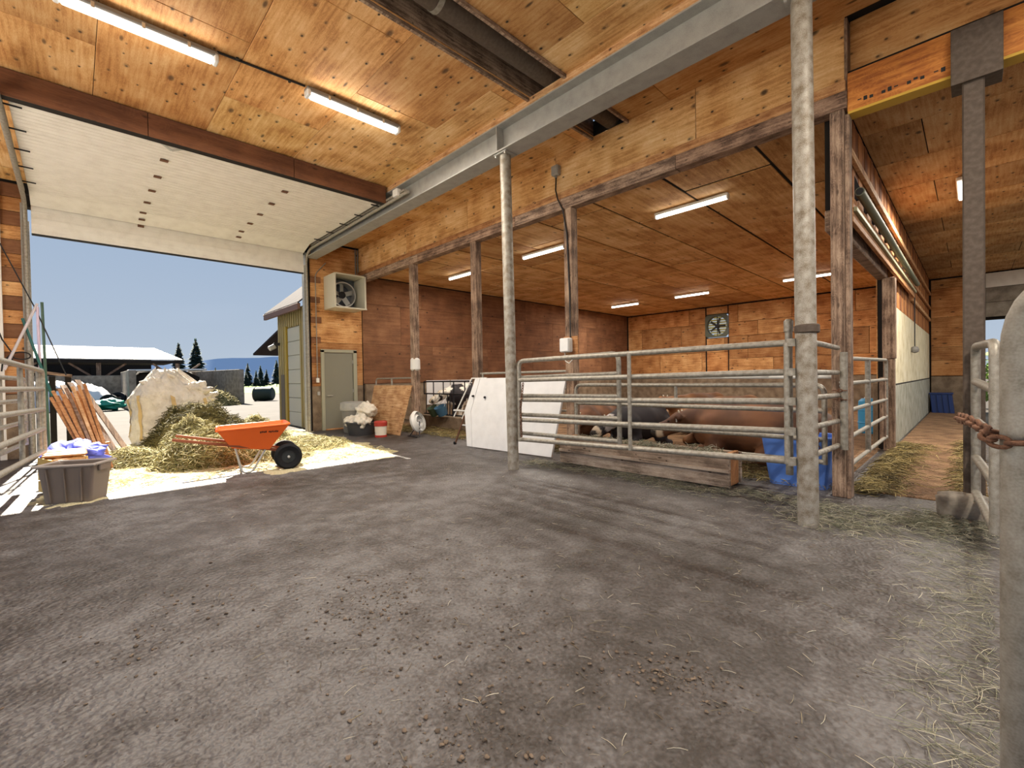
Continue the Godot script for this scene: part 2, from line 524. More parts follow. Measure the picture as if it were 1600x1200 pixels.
func build_shell() -> void:
	# floor and ground
	var f := struct("floor")
	span(f, "slab", Vector3(-13.15, -0.3, -21.5), Vector3(6.6, 0.0, 3.4), M.floor, 0.0)
	span(f, "dirt_run", Vector3(-1.0, -0.02, -21.2), Vector3(0.12, 0.012, -6.6), M.dirt, 0.01)
	span(f, "dirt_bed", Vector3(-12.8, -0.02, -21.2), Vector3(-1.16, 0.014, -6.75), M.dirt, 0.01)
	# hall ceiling
	var c := struct("ceiling")
	var ch := HALL_H + 0.05
	span(c, "deck", Vector3(-13.1, ch, -6.4), Vector3(-4.36, ch + 0.15, 3.4), M.dark, 0.0)
	span(c, "deck", Vector3(-3.68, ch, -6.4), Vector3(6.6, ch + 0.15, 3.4), M.dark, 0.0)
	span(c, "deck", Vector3(-4.36, ch - 0.02, -0.7), Vector3(-3.68, ch + 0.15, 3.4), M.ply[0], 0.0)
	# the slot for the duct: raised box above it
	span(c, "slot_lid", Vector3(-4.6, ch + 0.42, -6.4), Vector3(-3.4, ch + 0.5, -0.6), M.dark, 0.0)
	for r in [[-3.68, 6.5, 0.1], [-12.8, -4.33, 0.0]]:
		sheets(c, Vector3(r[0], ch, 3.3), Vector3.RIGHT, Vector3.FORWARD, Vector3.DOWN, r[1] - r[0], [0.0, 1.0, 2.28, 3.57, 4.86, 6.15, 7.46, 8.77, 9.495], 2.5, [0.55, 1.83] if r[2] > 0 else [1.79, 0.54, 1.79, 0.54, 1.85, 0.57, 1.79], M.ply)
	# rooms close up: walls
	var w := struct("wall_front")
	var dx := DOOR_X
	span(w, "backing", Vector3(dx - 0.25, 0, -21.5), Vector3(dx - 0.03, 5.5, -4.72), M.dark, 0.0)
	span(w, "backing", Vector3(dx - 0.25, 0, 0.6), Vector3(dx - 0.03, 5.5, 3.4), M.dark, 0.0)
	span(w, "lintel", Vector3(dx - 0.25, 4.9, -4.72), Vector3(dx - 0.03, 5.5, 0.6), M.dark, 0.0)
	sheets(w, Vector3(dx - 0.03, 1.25, -4.76), Vector3.FORWARD, Vector3.UP, Vector3.RIGHT, 1.5, [0.0, 0.62, 1.24, 2.46, 3.68, 4.04], 1.6, [0.0], M.wall_ply)
	span(w, "knee_wall", Vector3(dx - 0.03, 0, -6.26), Vector3(dx - 0.005, 1.25, -4.76), M.knee, 0.003)
	span(w, "knee_wall", Vector3(dx - 0.03, 0, -21.2), Vector3(dx + 0.09, 1.28, -6.3), M.knee, 0.01)
	sheets(w, Vector3(dx - 0.03, 1.29, -6.28), Vector3.FORWARD, Vector3.UP, Vector3.RIGHT, 14.9, [0.0, 1.22, 2.44, 3.24], 2.5, [0.0, 1.2, 0.4], M.brown_ply)
	# boards beside the left track, alternating light and burnt
	for k in 15:
		var y0 := 1.25 + k * 0.27
		span(w, "board", Vector3(dx - 0.03, y0, 0.62), Vector3(dx - 0.006, y0 + 0.262, 3.3), M.wall_ply[k % 7] if k % 2 else M.brown_ply[k % 5], 0.003)
	span(w, "knee_wall", Vector3(dx - 0.03, 0, 0.6), Vector3(dx + 0.02, 1.24, 3.3), M.knee, 0.003)
	# narrow burnt boards left of the man door
	for k in 6:
		var by := 1.35 + k * 0.56
		span(w, "board", Vector3(dx - 0.012, by, -5.02 - 0.03 * (k % 2)), Vector3(dx + 0.012, by + 0.17, -4.76), M.brown_ply[k % 5], 0.003)
	# hall side and back out of view; wide openings added to let in light
	var s := struct("wall_side")
	span(s, "panel", Vector3(-12.85, 0, 3.2), Vector3(-11.6, 5.5, 3.4), M.wall_ply[1], 0.0)
	span(s, "panel", Vector3(5.4, 0, 3.2), Vector3(6.6, 5.5, 3.4), M.wall_ply[1], 0.0)
	span(s, "lintel", Vector3(-11.6, 5.1, 3.2), Vector3(5.4, 5.5, 3.4), M.wall_ply[2], 0.0)
	var b := struct("wall_back")
	span(b, "panel", Vector3(6.4, 0, -21.5), Vector3(6.6, 4.7, -20.6), M.wall_ply[3], 0.0)
	span(b, "panel", Vector3(6.4, 0, -6.7), Vector3(6.6, 5.5, -4.7), M.wall_ply[3], 0.0)
	span(b, "panel", Vector3(6.4, 0, 2.6), Vector3(6.6, 5.5, 3.4), M.wall_ply[3], 0.0)
	span(b, "lintel", Vector3(6.4, 5.1, -4.7), Vector3(6.6, 5.5, 2.6), M.wall_ply[3], 0.0)
	span(b, "lintel", Vector3(6.4, 4.3, -20.6), Vector3(6.6, 4.7, -6.7), M.wall_ply[3], 0.0)
	span(b, "knee_wall", Vector3(6.4, 0, -20.6), Vector3(6.6, 0.9, -6.7), M.knee, 0.0)
	# pen and aisle ceiling
	var pc := struct("ceiling_pen")
	var ph := PEN_H + 0.04
	span(pc, "deck", Vector3(-13.1, ph, -21.5), Vector3(6.6, ph + 0.15, -6.2), M.dark, 0.0)
	sheets(pc, Vector3(-1.12, ph, -6.3), Vector3.FORWARD, Vector3.LEFT, Vector3.DOWN, 14.9, [0.0, 0.98, 2.34, 3.68, 5.02, 6.35, 7.68, 9.0, 10.3, 11.7], 2.6, [0.0, 1.3, 0.5, 1.7, 0.9, 2.1, 0.3, 1.4, 0.8], M.ply_v, 0.018, 0.045, "plywood_sheet", 0.012)
	sheets(pc, Vector3(-1.04, ph, -6.35), Vector3.RIGHT, Vector3.FORWARD, Vector3.DOWN, 7.4, [0.0, 1.3, 2.6, 3.9, 5.2, 6.5, 7.8, 9.1, 10.4, 11.7, 13.0, 14.85], 2.5, [0.6, 1.9], M.ply_nail_v, 0.018, 0.012)
	# far wall
	var r := struct("wall_far")
	span(r, "backing", Vector3(-13.1, 0, BACK_Z - 0.25), Vector3(-8.69, 4.75, BACK_Z - 0.03), M.dark, 0.0)
	span(r, "backing", Vector3(-7.7, 0, BACK_Z - 0.25), Vector3(0.24, 4.75, BACK_Z - 0.03), M.dark, 0.0)
	span(r, "backing", Vector3(-8.69, 0, BACK_Z - 0.25), Vector3(-7.7, 3.09, BACK_Z - 0.03), M.dark, 0.0)
	span(r, "backing", Vector3(-8.69, 4.15, BACK_Z - 0.25), Vector3(-7.7, 4.75, BACK_Z - 0.03), M.dark, 0.0)
	span(r, "backing", Vector3(0.24, 3.02, BACK_Z - 0.25), Vector3(6.6, 4.75, BACK_Z - 0.03), M.dark, 0.0)
	span(r, "knee_wall", Vector3(-12.85, 0, BACK_Z - 0.03), Vector3(-1.1, 1.28, BACK_Z + 0.1), M.knee, 0.01)
	span(r, "knee_wall", Vector3(-1.0, 0, BACK_Z - 0.03), Vector3(0.24, 1.2, BACK_Z + 0.1), M.knee, 0.01)
	for q in [[-12.8, -8.72, [1.29, 2.42, 3.75, 4.5]], [-8.67, -7.72, [1.29, 2.42, 3.07]], [-8.67, -7.72, [4.17, 4.5]], [-7.68, -1.12, [1.29, 2.1, 3.1, 3.72, 4.5]]]:
		sheets(r, Vector3(q[0], 0, BACK_Z - 0.03), Vector3.RIGHT, Vector3.UP, Vector3.BACK, q[1] - q[0], q[2], 2.1, [0.3, 1.3, 0.9, 1.7], M.wall_ply, 0.018, 0.014)
	sheets(r, Vector3(-1.0, 0, BACK_Z - 0.03), Vector3.RIGHT, Vector3.UP, Vector3.BACK, 1.24, [1.22, 1.75, 2.2, 3.2, 4.2, 4.5], 2.4, [0.0], M.wall_ply, 0.018, 0.008)
	# plywood face between the hall ceiling and the pen header
	var fa := struct("wall_face")
	span(fa, "backing", Vector3(-12.85, 4.5, -6.5), Vector3(-0.98, 5.6, -6.22), M.dark, 0.0)
	span(fa, "backing", Vector3(-0.98, 4.5, -6.6), Vector3(6.5, 5.6, -6.36), M.dark, 0.0)
	sheets(fa, Vector3(-12.85, 4.6, -6.22), Vector3.RIGHT, Vector3.UP, Vector3.BACK, 11.87, [0.0, 0.74], 2.5, [2.3], M.face_ply, 0.02, 0.008)
	sheets(fa, Vector3(-0.96, 4.5, -6.36), Vector3.RIGHT, Vector3.UP, Vector3.BACK, 7.3, [0.0, 0.84], 2.5, [1.2], M.ply, 0.02, 0.008)
	span(fa, "ledge_board", Vector3(-12.8, 4.485, -6.2), Vector3(-6.8, 4.615, -6.135), M.lumber[1], 0.006)
	span(fa, "ledge_board", Vector3(-6.795, 4.485, -6.2), Vector3(-0.97, 4.615, -6.135), M.lumber[2], 0.006)
	span(fa, "end_board", Vector3(-0.985, 4.5, -6.36), Vector3(-0.955, 5.3, -6.17), M.timber[1], 0.004)

func build_steel() -> void:
	# I-beam
	var t := thing("steel_beam", "long grey painted steel I-beam under the hall ceiling on round posts", "beam", Vector3(0, 4.81, BEAM_Z))
	var y1 := 0.41
	span(t, "lower_flange", Vector3(-12.84, 0, -0.15), Vector3(6.4, 0.022, 0.15), M.steel, 0.003)
	span(t, "upper_flange", Vector3(-12.84, y1 - 0.022, -0.15), Vector3(6.4, y1, 0.15), M.steel, 0.003)
	span(t, "web", Vector3(-12.84, 0.022, -0.008), Vector3(6.4, y1 - 0.022, 0.008), M.steel, 0.0)
	for x in [-5.02, -1.08]:
		for s in [-1.0, 1.0]:
			span(t, "stiffener", Vector3(x - 0.008, 0.022, s * 0.01), Vector3(x + 0.008, y1 - 0.022, s * 0.146), M.steel, 0.0)
	span(t, "nailer", Vector3(-12.84, y1, -0.13), Vector3(6.4, y1 + 0.115, 0.13), M.lumber[3], 0.004)
	# posts
	var defs := [[Vector3(-4.92, 0, -4.8), Vector3(-4.985, 4.79, -4.8), "mottled grey round steel post standing beside the white leaning panel"], [Vector3(-1.055, 0, -4.8), Vector3(-1.08, 4.79, -4.8), "mottled grey round steel post at the corner of the pipe gate and side rails"]]
	for d in defs:
		var p := thing("round_post", d[2], "post", d[0], 0, "round posts under the steel beam")
		var m := MB.new()
		m.tube([Vector3.ZERO, (d[1] - d[0])], 0.085, 20)
		part(p, "shaft", m.mesh(), M.post)
		part(p, "cap_plate", bx(Vector3(0.26, 0.018, 0.24), 0.003), M.steel, d[1] - d[0] + Vector3(0, 0.011, 0))
		for sx in [-0.1, 0.1]:
			part(p, "bolt", bx(Vector3(0.024, 0.03, 0.024), 0.004), M.galv_clean, d[1] - d[0] + Vector3(sx, -0.012, 0.1))
	# duct in the ceiling slot
	var du := thing("ceiling_duct", "dusty round grey duct lying in the slot of the hall ceiling", "duct", Vector3(-4.0, 5.5, -6.3))
	var dm := MB.new()
	dm.tube([Vector3(0, 0.0, 0), Vector3(0, 0.0, 5.6)], 0.155, 20)
	part(du, "pipe", dm.mesh(), M.rustpost)
	for z in [1.2, 3.4]:
		var st := MB.new()
		st.tube([Vector3(0, 0, z), Vector3(0, 0, z + 0.06)], 0.162, 20)
		part(du, "joint_band", st.mesh(), M.galv)
	var sl := thing("slot_frame", "lumber frame lining the duct slot in the hall ceiling", "frame", Vector3(0, HALL_H, 0))
	for x in [-4.36, -3.7]:
		span(sl, "side_board", Vector3(x - 0.02, -0.015, -6.2), Vector3(x + 0.02, 0.46, -0.7), M.timber_h[0], 0.003)
	span(sl, "end_board", Vector3(-4.34, -0.015, -0.74), Vector3(-3.72, 0.46, -0.7), M.timber_h[1], 0.003)
	# right side: laminated beam on a brown post with a steel plate
	var lv := thing("laminated_beam", "yellow laminated timber beam with black print over the feed aisle", "beam", Vector3(0, 4.24, -6.18))
	span(lv, "beam_body", Vector3(-0.95, 0, -0.1), Vector3(6.4, 0.42, 0.06), M.lvl, 0.004)
	span(lv, "lower_lamina", Vector3(-0.945, -0.026, -0.105), Vector3(6.4, 0.002, 0.07), mat(rgb(198, 160, 60), 0.7), 0.003)
	for k in 14:
		if k % 4 != 3:
			var x := -0.86 + k * 0.05
			span(lv, "print_mark", Vector3(x, 0.068 + (0.02 if k % 3 == 0 else 0.0), 0.0595), Vector3(x + 0.032, 0.1 + 0.012 * (k % 2), 0.0612), M.black, 0.0)
	var rp := thing("square_post", "dark rusty square steel post carrying the yellow laminated beam", "post", Vector3(0.01, 0, -6.14))
	span(rp, "shaft", Vector3(-0.075, 0, -0.07), Vector3(0.075, 4.13, 0.07), M.rustpost, 0.012)
	span(rp, "saddle_plate", Vector3(-0.15, 4.1, 0.09), Vector3(0.19, 4.62, 0.11), M.rustpost, 0.004)
	span(rp, "seat_plate", Vector3(-0.15, 4.11, -0.18), Vector3(0.19, 4.14, 0.1), M.rustpost, 0.003)

func build_pen_frame() -> void:
	var h := thing("timber_header", "dark weathered timber header over the cow pen opening", "beam", Vector3(0, 4.29, -6.18))
	var cuts := [-12.85, -9.5, -6.1, -2.9, -0.95]
	for k in 4:
		span(h, "timber", Vector3(cuts[k] + 0.002, 0, -0.095), Vector3(cuts[k + 1] - 0.002, 0.19, 0.085), M.timber_h[k], 0.008)
	var labels := ["timber post behind the leaning plywood sheet", "timber post behind the white panel's ladder rack", "timber post carrying the white switch box"]
	var xs := [-9.825, -7.385, -4.835]
	for k in 3:
		var p := thing("timber_post", labels[k], "post", Vector3(xs[k], 0, -6.185), 0, "timber posts of the pen front")
		span(p, "shaft", Vector3(-0.085, 0, -0.085), Vector3(0.085, 4.29, 0.085), M.timber[k], 0.01)
	var sl: Node3D = get_node("timber_post")
	var wrap := MB.new()
	wrap.lathe([Vector2(0.09, 0), Vector2(0.125, 0.04), Vector2(0.12, 0.28), Vector2(0.09, 0.32)], Vector3(0, 1.62, 0.0), 14)
	part(sl, "white_wrap", wrap.mesh(), M.white_plastic)
	var w := thing("timber_post", "thick weathered timber corner post between the pen and the feed aisle", "post", Vector3(-1.025, 0, -6.185))
	span(w, "shaft", Vector3(-0.085, 0, -0.085), Vector3(0.045, 4.29, 0.085), M.timber[3], 0.01)
	span(w, "side_plank", Vector3(0.047, 0, -0.09), Vector3(0.09, 4.22, 0.075), M.timber[0], 0.006)
	for y in [1.25, 1.29]:
		part(w, "bolt", pipe([Vector3(0, y, 0.08), Vector3(0, y, 0.1)], 0.012, 8), M.galv_clean)

func build_partition() -> void:
	var w := struct("wall_partition")
	var x := AISLE_X
	span(w, "core", Vector3(x - 0.14, 0, BACK_Z), Vector3(x - 0.02, 4.54, -10.4), M.dark, 0.0)
	span(w, "core", Vector3(x - 0.14, 3.28, -10.4), Vector3(x - 0.02, 4.54, -6.28), M.dark, 0.0)
	# pen side lining
	sheets(w, Vector3(x - 0.14, 1.2, -10.4), Vector3.FORWARD, Vector3.UP, Vector3.LEFT, 10.7, [0.0, 1.2, 2.4, 3.3], 2.5, [0.0, 1.2], M.wall_ply)
	span(w, "knee_wall", Vector3(x - 0.22, 0, BACK_Z + 0.1), Vector3(x - 0.14, 1.2, -10.4), M.knee, 0.01)
	# boards on the aisle side
	var z := -6.3
	var k := 0
	while z > BACK_Z + 0.15:
		var wd := 0.2 + 0.04 * (k % 3)
		var bottom := 3.28 if z > -10.4 else 2.66
		span(w, "board", Vector3(x - 0.02, bottom, maxf(z - wd, BACK_Z + 0.1)), Vector3(x + 0.004 + 0.006 * (k % 2), 4.54, z - 0.006), M.boards_v[k % 6], 0.004)
		z -= wd
		k += 1
	z = -10.42
	k = 0
	while z > BACK_Z + 0.1:
		var z2 := maxf(z - 1.35, BACK_Z + 0.1)
		span(w, "white_panel", Vector3(x - 0.02, 1.16, z2 + 0.004), Vector3(x + 0.012, 2.65, z - 0.004), M.pale_wall, 0.003)
		span(w, "lower_panel", Vector3(x - 0.02, 0.0, z2 + 0.004), Vector3(x + 0.02, 1.13, z - 0.004), M.grey_wall, 0.003)
		z = z2
	span(w, "drip_strip", Vector3(x - 0.02, 1.13, BACK_Z + 0.1), Vector3(x + 0.016, 1.16, -10.42), M.dark, 0.0)
	span(w, "lower_header", Vector3(x - 0.15, 3.04, -10.37), Vector3(x + 0.0, 3.28, -6.3), M.timber_h[2], 0.01)
	var p := thing("timber_post", "weathered timber post under the end of the sliding track", "post", Vector3(-1.02, 0, -10.28))
	span(p, "shaft", Vector3(-0.09, 1.62, -0.09), Vector3(0.09, 3.04, 0.09), M.timber[2], 0.012)
	span(p, "shaft_foot", Vector3(-0.08, 0, -0.085), Vector3(0.075, 1.62, 0.08), M.timber[1], 0.012)
	# sliding door track
	var t := thing("sliding_track", "long greenish pipe track with brackets above the aisle side of the pen", "track", Vector3(-0.9, 3.45, 0))
	var m := MB.new()
	m.tube([Vector3(0, 0.02, -6.5), Vector3(0, -0.02, -14.2)], 0.048, 14)
	var tube_in := MB.new()
	part(t, "track_pipe", m.mesh(), mat(rgb(112, 116, 98), 0.6, 0.3))
	tube_in.tube([Vector3(0, 0.02, -6.494), Vector3(0, 0.02, -6.49)], 0.038, 12)
	part(t, "bore_shade_disc", tube_in.mesh(), M.black)  # black disc on the capped end paints the dark inside
	span(t, "track_board", Vector3(-0.09, -0.33, -14.2), Vector3(-0.045, -0.05, -6.4), M.lumber[1], 0.005)
	span(t, "track_lip", Vector3(-0.045, -0.22, -14.2), Vector3(-0.01, -0.17, -6.4), mat(rgb(150, 148, 118), 0.6, 0.2), 0.005)
	for i in 11:
		var zz := -6.9 - i * 0.66
		var b := MB.new()
		b.prism([Vector2(0, 0), Vector2(-0.1, 0.3), Vector2(-0.1, 0.0)], Vector3(0, 0.04, zz), Vector3.RIGHT, Vector3.UP, Vector3(0, 0, 0.05))
		part(t, "bracket", b.mesh(), M.black_metal)
	var r := thing("wall_rail", "pale lumber rail nailed along the boards above the sliding track", "rail", Vector3(-1.035, 4.0, 0))
	span(r, "lumber_run", Vector3(0, -0.045, -13.9), Vector3(0.05, 0.045, -6.45), M.lumber[0], 0.004)
	span(r, "lumber_run", Vector3(0, -0.045, -20.9), Vector3(0.05, 0.045, -13.95), M.lumber[2], 0.004)
	var r2 := thing("wall_rail", "pale lumber rail low on the boards beyond the sliding track", "rail", Vector3(-1.035, 3.12, 0))
	span(r2, "lumber_run", Vector3(0, -0.045, -20.9), Vector3(0.05, 0.045, -14.4), M.lumber[3], 0.004)
	var r3 := thing("wall_rail", "pale lumber rail at mid height beyond the sliding track", "rail", Vector3(-1.035, 3.52, 0))
	span(r3, "lumber_run", Vector3(0, -0.045, -20.9), Vector3(0.05, 0.045, -14.5), M.lumber[1], 0.004)
	var co := thing("hanging_switch", "dark cord with a round switch hanging on the pale aisle wall", "cord", Vector3(-0.97, 0, -14.5))
	part(co, "cord", pipe([Vector3(0, 3.35, 0), Vector3(0, 1.98, -0.02)], 0.012, 6), M.black)
	var sw := MB.new()
	sw.lathe([Vector2(0, -0.09), Vector2(0.07, -0.06), Vector2(0.08, 0.0), Vector2(0.06, 0.06), Vector2(0, 0.08)], Vector3(0, 1.92, -0.02), 12)
	part(co, "switch_body", sw.mesh(), M.grey_plastic)

func build_far_end() -> void:
	# blue tub on its side at the end of the aisle
	var t := thing("storage_tub", "dark blue ribbed plastic tub at the far end of the aisle", "tub", Vector3(-0.68, 0.012, -20.55))
	var blue := mat(rgb(22, 52, 110), 0.5)
	var m := MB.new()
	m.prism([Vector2(-0.27, 0), Vector2(0.27, 0), Vector2(0.21, 0.62), Vector2(-0.31, 0.62)], Vector3(0, 0, -0.22), Vector3.RIGHT, Vector3.UP, Vector3(0, 0, 0.44))
	part(t, "body", m.mesh(), blue)
	for k in 4:
		var x := -0.24 + k * 0.14
		var b := MB.new()
		b.bar(Vector3(x, 0.02, 0.235), Vector3(x - 0.05, 0.6, 0.235), 0.05, 0.03, 0.008)
		part(t, "rib", b.mesh(), blue)
	part(t, "rim", bx(Vector3(0.58, 0.05, 0.5), 0.012), blue, Vector3(-0.05, 0.63, 0))
	# far sectional door right of the post and the open gap below it
	var d := struct("door_2")
	for k in 3:
		span(d, "door_panel", Vector3(0.3, 3.1 + k * 0.47, BACK_Z + 0.06), Vector3(5.2, 3.56 + k * 0.47, BACK_Z + 0.11), M.door_white if k == 2 else M.concrete, 0.006)
	span(d, "side_track", Vector3(0.2, 0.0, BACK_Z + 0.02), Vector3(0.27, 4.5, BACK_Z + 0.12), M.galv, 0.006)
	# bright shrub outside that opening
	var bush := thing("roadside_shrub", "leafy green shrub seen through the far opening by the square post", "shrub", Vector3(1.0, 0, -23.6))
	var cols := [rgb(96, 126, 58), rgb(140, 164, 88), rgb(70, 98, 44)]
	for i in 3:
		bush_part(bush, Vector3((i - 1) * 0.9, 1.1 + 0.3 * i, 0), 1.0, cols[i], 200 + i)
	# exhaust fan in the back wall
	var f := thing("exhaust_fan", "square wall fan with yellowish louvres lit from outside high on the back wall", "fan", Vector3(-8.195, 3.62, BACK_Z + 0.02))
	var frame := mat(rgb(92, 96, 84), 0.6, 0.3)
	var ring := MB.new()
	var oct := []
	for k in 28:
		var a := TAU * k / 28
		oct.append(Vector2(cos(a), sin(a)) * 0.45)
	for k in 28:
		var a: Vector2 = oct[k]
		var b: Vector2 = oct[(k + 1) % 28]
		var oa := a / maxf(absf(a.x), absf(a.y)) * 0.52
		var ob := b / maxf(absf(b.x), absf(b.y)) * 0.52
		ring.quad(Vector3(a.x, a.y, 0.03), Vector3(b.x, b.y, 0.03), Vector3(ob.x, ob.y, 0.03), Vector3(oa.x, oa.y, 0.03), Vector3.BACK)
		ring.quad(Vector3(a.x, a.y, 0.03), Vector3(b.x, b.y, 0.03), Vector3(b.x, b.y, -0.2), Vector3(a.x, a.y, -0.2), Vector3(-a.x, -a.y, 0))
	part(f, "housing", ring.mesh(), frame)
	var lo := mat(rgb(206, 196, 140), 0.5)
	lo.backlight_enabled = true
	lo.backlight = Color(0.9, 0.88, 0.7)
	for k in 8:
		var y := -0.39 + k * 0.112
		var half := sqrt(maxf(0.44 * 0.44 - y * y, 0.01))
		part(f, "louvre", bx(Vector3(half * 2, 0.09, 0.004), 0.0), lo, Vector3(0, y, -0.16), Basis(Vector3.RIGHT, -0.25))
	part(f, "motor_bar", bx(Vector3(0.03, 0.9, 0.03), 0.004), M.black, Vector3(0.02, 0, -0.02))
	for k in 5:
		part(f, "blade", bx(Vector3(0.34, 0.1, 0.006), 0.0), mat(rgb(70, 70, 66), 0.5, 0.4) if k == 0 else f.get_node("blade").material_override, Vector3(cos(TAU * k / 5), sin(TAU * k / 5), 0) * 0.2 + Vector3(0, 0, -0.07), Basis(Vector3.BACK, TAU * k / 5) * Basis(Vector3.RIGHT, 0.4))
	var hub := MB.new()
	hub.lathe([Vector2(0, 0.05), Vector2(0.09, 0.04), Vector2(0.1, -0.1), Vector2(0, -0.11)], Vector3(0, 0, -0.06), 14, Basis(Vector3.RIGHT, PI / 2))
	part(f, "motor", hub.mesh(), M.black_metal)

func bush_part(parent: Node3D, at: Vector3, r: float, col: Color, sd: int) -> void:
	var q := RandomNumberGenerator.new()
	q.seed = sd
	var m := MB.new()
	for i in 260:
		var d := Vector3(q.randfn(), q.randfn(), q.randfn()).normalized() * r * q.randf_range(0.55, 1.0)
		var b := Basis.from_euler(Vector3(q.randf() * TAU, q.randf() * TAU, q.randf() * TAU))
		var s := q.randf_range(0.08, 0.17)
		m.quad(d + b * Vector3(-s, 0, 0), d + b * Vector3(0, s * 0.5, 0.02), d + b * Vector3(s, 0, 0), d + b * Vector3(0, -s * 0.5, 0.02), d)
	part(parent, "foliage", m.mesh(), mat(col, 0.7), at)

func build_overhead_door() -> void:
	var d := struct("door_1")
	# horizontal leaves, curve, and the hanging lowest leaf
	var z0 := 0.52
	var z1 := -4.56
	var xs := [-8.48, -9.15, -9.95, -10.74, -11.5, -12.24]
	var y := 5.03
	for k in 5:
		var leaf := span(d, "door_panel", Vector3(xs[k] - 0.003, y, z0), Vector3(xs[k + 1] + 0.003, y + 0.05, z1), M.door_white, 0.006)
		for g in 5:
			var t := (g + 1) / 6.0
			var gx: float = lerpf(xs[k], xs[k + 1], t) - leaf.position.x
			part(leaf, "pressed_rib", bx(Vector3(0.02, 0.006, 5.06), 0.002), M.door_white, Vector3(gx, -0.028, 0))
	# the leaf on the curve and the hanging leaf
	var a := Vector3(-12.25, 5.03, 0)
	var b := Vector3(-12.72, 4.9, 0)
	var lm := MB.new()
	lm.bar(a + Vector3(0, 0.025, (z0 + z1) / 2), b + Vector3(0, 0.01, (z0 + z1) / 2), 5.08, 0.05, 0.006)
	part(d, "door_panel", lm.mesh(), M.door_white)
	var low := span(d, "door_panel", Vector3(-12.79, 4.36, z0), Vector3(-12.74, 4.9, z1), M.door_white, 0.006)
	for g in 4:
		part(low, "pressed_rib", bx(Vector3(0.006, 0.02, 5.06), 0.002), M.door_white, Vector3(0.028, -0.2 + g * 0.12, 0))
	span(d, "bottom_seal", Vector3(-12.8, 4.33, z0), Vector3(-12.73, 4.362, z1), M.black, 0.006)
	for k in 6:
		for zc in [-1.13, -2.96]:
			var hx: float = xs[k] if k > 0 else -12.5
			var hy := y - 0.015 if k > 0 else 4.94
			part(d, "hinge", bx(Vector3(0.09, 0.014, 0.11), 0.004), M.rust, Vector3(hx, hy, zc))
	part(d, "hinge", bx(Vector3(0.014, 0.09, 0.11), 0.004), M.rust, Vector3(-12.73, 4.88, -1.13))
	# end stile strip and the lift handle bracket at the top leaf
	var br := MB.new()
	br.bar(Vector3(-8.5, 5.03, -1.0), Vector3(-8.62, 4.99, -1.16), 0.04, 0.012, 0.0)
	br.bar(Vector3(-8.5, 5.03, -1.32), Vector3(-8.62, 4.99, -1.16), 0.04, 0.012, 0.0)
	part(d, "lift_bracket", br.mesh(), M.galv_clean)
	# tracks each side
	for s in [[0.6, 1.0], [-4.64, -1.0]]:
		var zc: float = s[0]
		var path := rounded([Vector3(-12.76, 0.0, zc), Vector3(-12.76, 4.96, zc), Vector3(-7.5, 4.98, zc)], 0.42, 7)
		part(d, "track", pipe(path, 0.035, 8), M.galv)
		span(d, "track_angle", Vector3(-12.84, 0.0, zc - 0.05), Vector3(-12.8, 4.6, zc + 0.05), M.galv, 0.004)
		span(d, "jamb_board", Vector3(DOOR_X - 0.27, 0, zc + (0.0 if s[1] > 0 else -0.07)), Vector3(DOOR_X + 0.01, 4.95, zc + (0.07 if s[1] > 0 else 0.0)), M.steel, 0.006)
		span(d, "track_rail", Vector3(-12.3, 5.02, zc - 0.03), Vector3(-7.6, 5.06, zc + 0.03), M.galv, 0.004)
		for k in 6:
			var rx := -8.6 - k * 0.76
			part(d, "roller", pipe([Vector3(rx, 5.0, zc), Vector3(rx, 5.0, zc - s[1] * 0.2)], 0.012, 6), M.black_metal)
		var st := MB.new()
		st.bar(Vector3(-8.55, 5.0, zc), Vector3(-8.75, 5.3, zc), 0.035, 0.006, 0.0)
		st.bar(Vector3(-8.55, 5.0, zc), Vector3(-8.4, 5.3, zc), 0.035, 0.006, 0.0)
		part(d, "hanger_strap", st.mesh(), M.black_metal)
	span(d, "track_box", Vector3(-7.95, 4.98, -4.66), Vector3(-7.78, 5.12, -4.56), M.white_plastic, 0.01)
	# plywood-wrapped beam in front of the door's end
	var bm := thing("wrapped_beam", "plywood wrapped ceiling beam before the raised door, shade painted into its brown", "beam", Vector3(-8.3, 4.98, 0))
	var shaded_wrap_m: StandardMaterial3D = M.brown_ply[0].duplicate()
	shaded_wrap_m.albedo_color = Color(0.8, 0.74, 0.7)  # darker brown paints the shade on the face turned from the door
	for k in 4:
		var za := 3.15 - k * 2.0
		var zb := maxf(za - 2.0, -4.62)
		span(bm, "face_sheet", Vector3(-0.02, 0.0, za - 0.004), Vector3(0.0, 0.335, zb + 0.004), shaded_wrap_m, 0.003)
	span(bm, "core", Vector3(-0.16, 0.005, 3.15), Vector3(-0.021, 0.34, -4.62), M.dark, 0.0)
	# man door
	var md := struct("door_3")
	var dx := DOOR_X
	var green := mat(rgb(128, 126, 112), 0.6)
	span(md, "leaf", Vector3(dx - 0.005, 0.03, -5.93), Vector3(dx + 0.03, 2.2, -5.09), green, 0.006)
	var fr := mat(rgb(158, 156, 136), 0.6)
	span(md, "frame", Vector3(dx - 0.005, 0, -5.09), Vector3(dx + 0.06, 2.28, -5.0), fr, 0.006)
	span(md, "frame", Vector3(dx - 0.005, 0, -6.05), Vector3(dx + 0.06, 2.28, -5.94), fr, 0.006)
	span(md, "frame", Vector3(dx - 0.005, 2.21, -6.05), Vector3(dx + 0.06, 2.3, -5.0), fr, 0.006)
	span(md, "threshold", Vector3(dx, 0, -5.94), Vector3(dx + 0.1, 0.035, -5.09), M.lumber[2], 0.006)
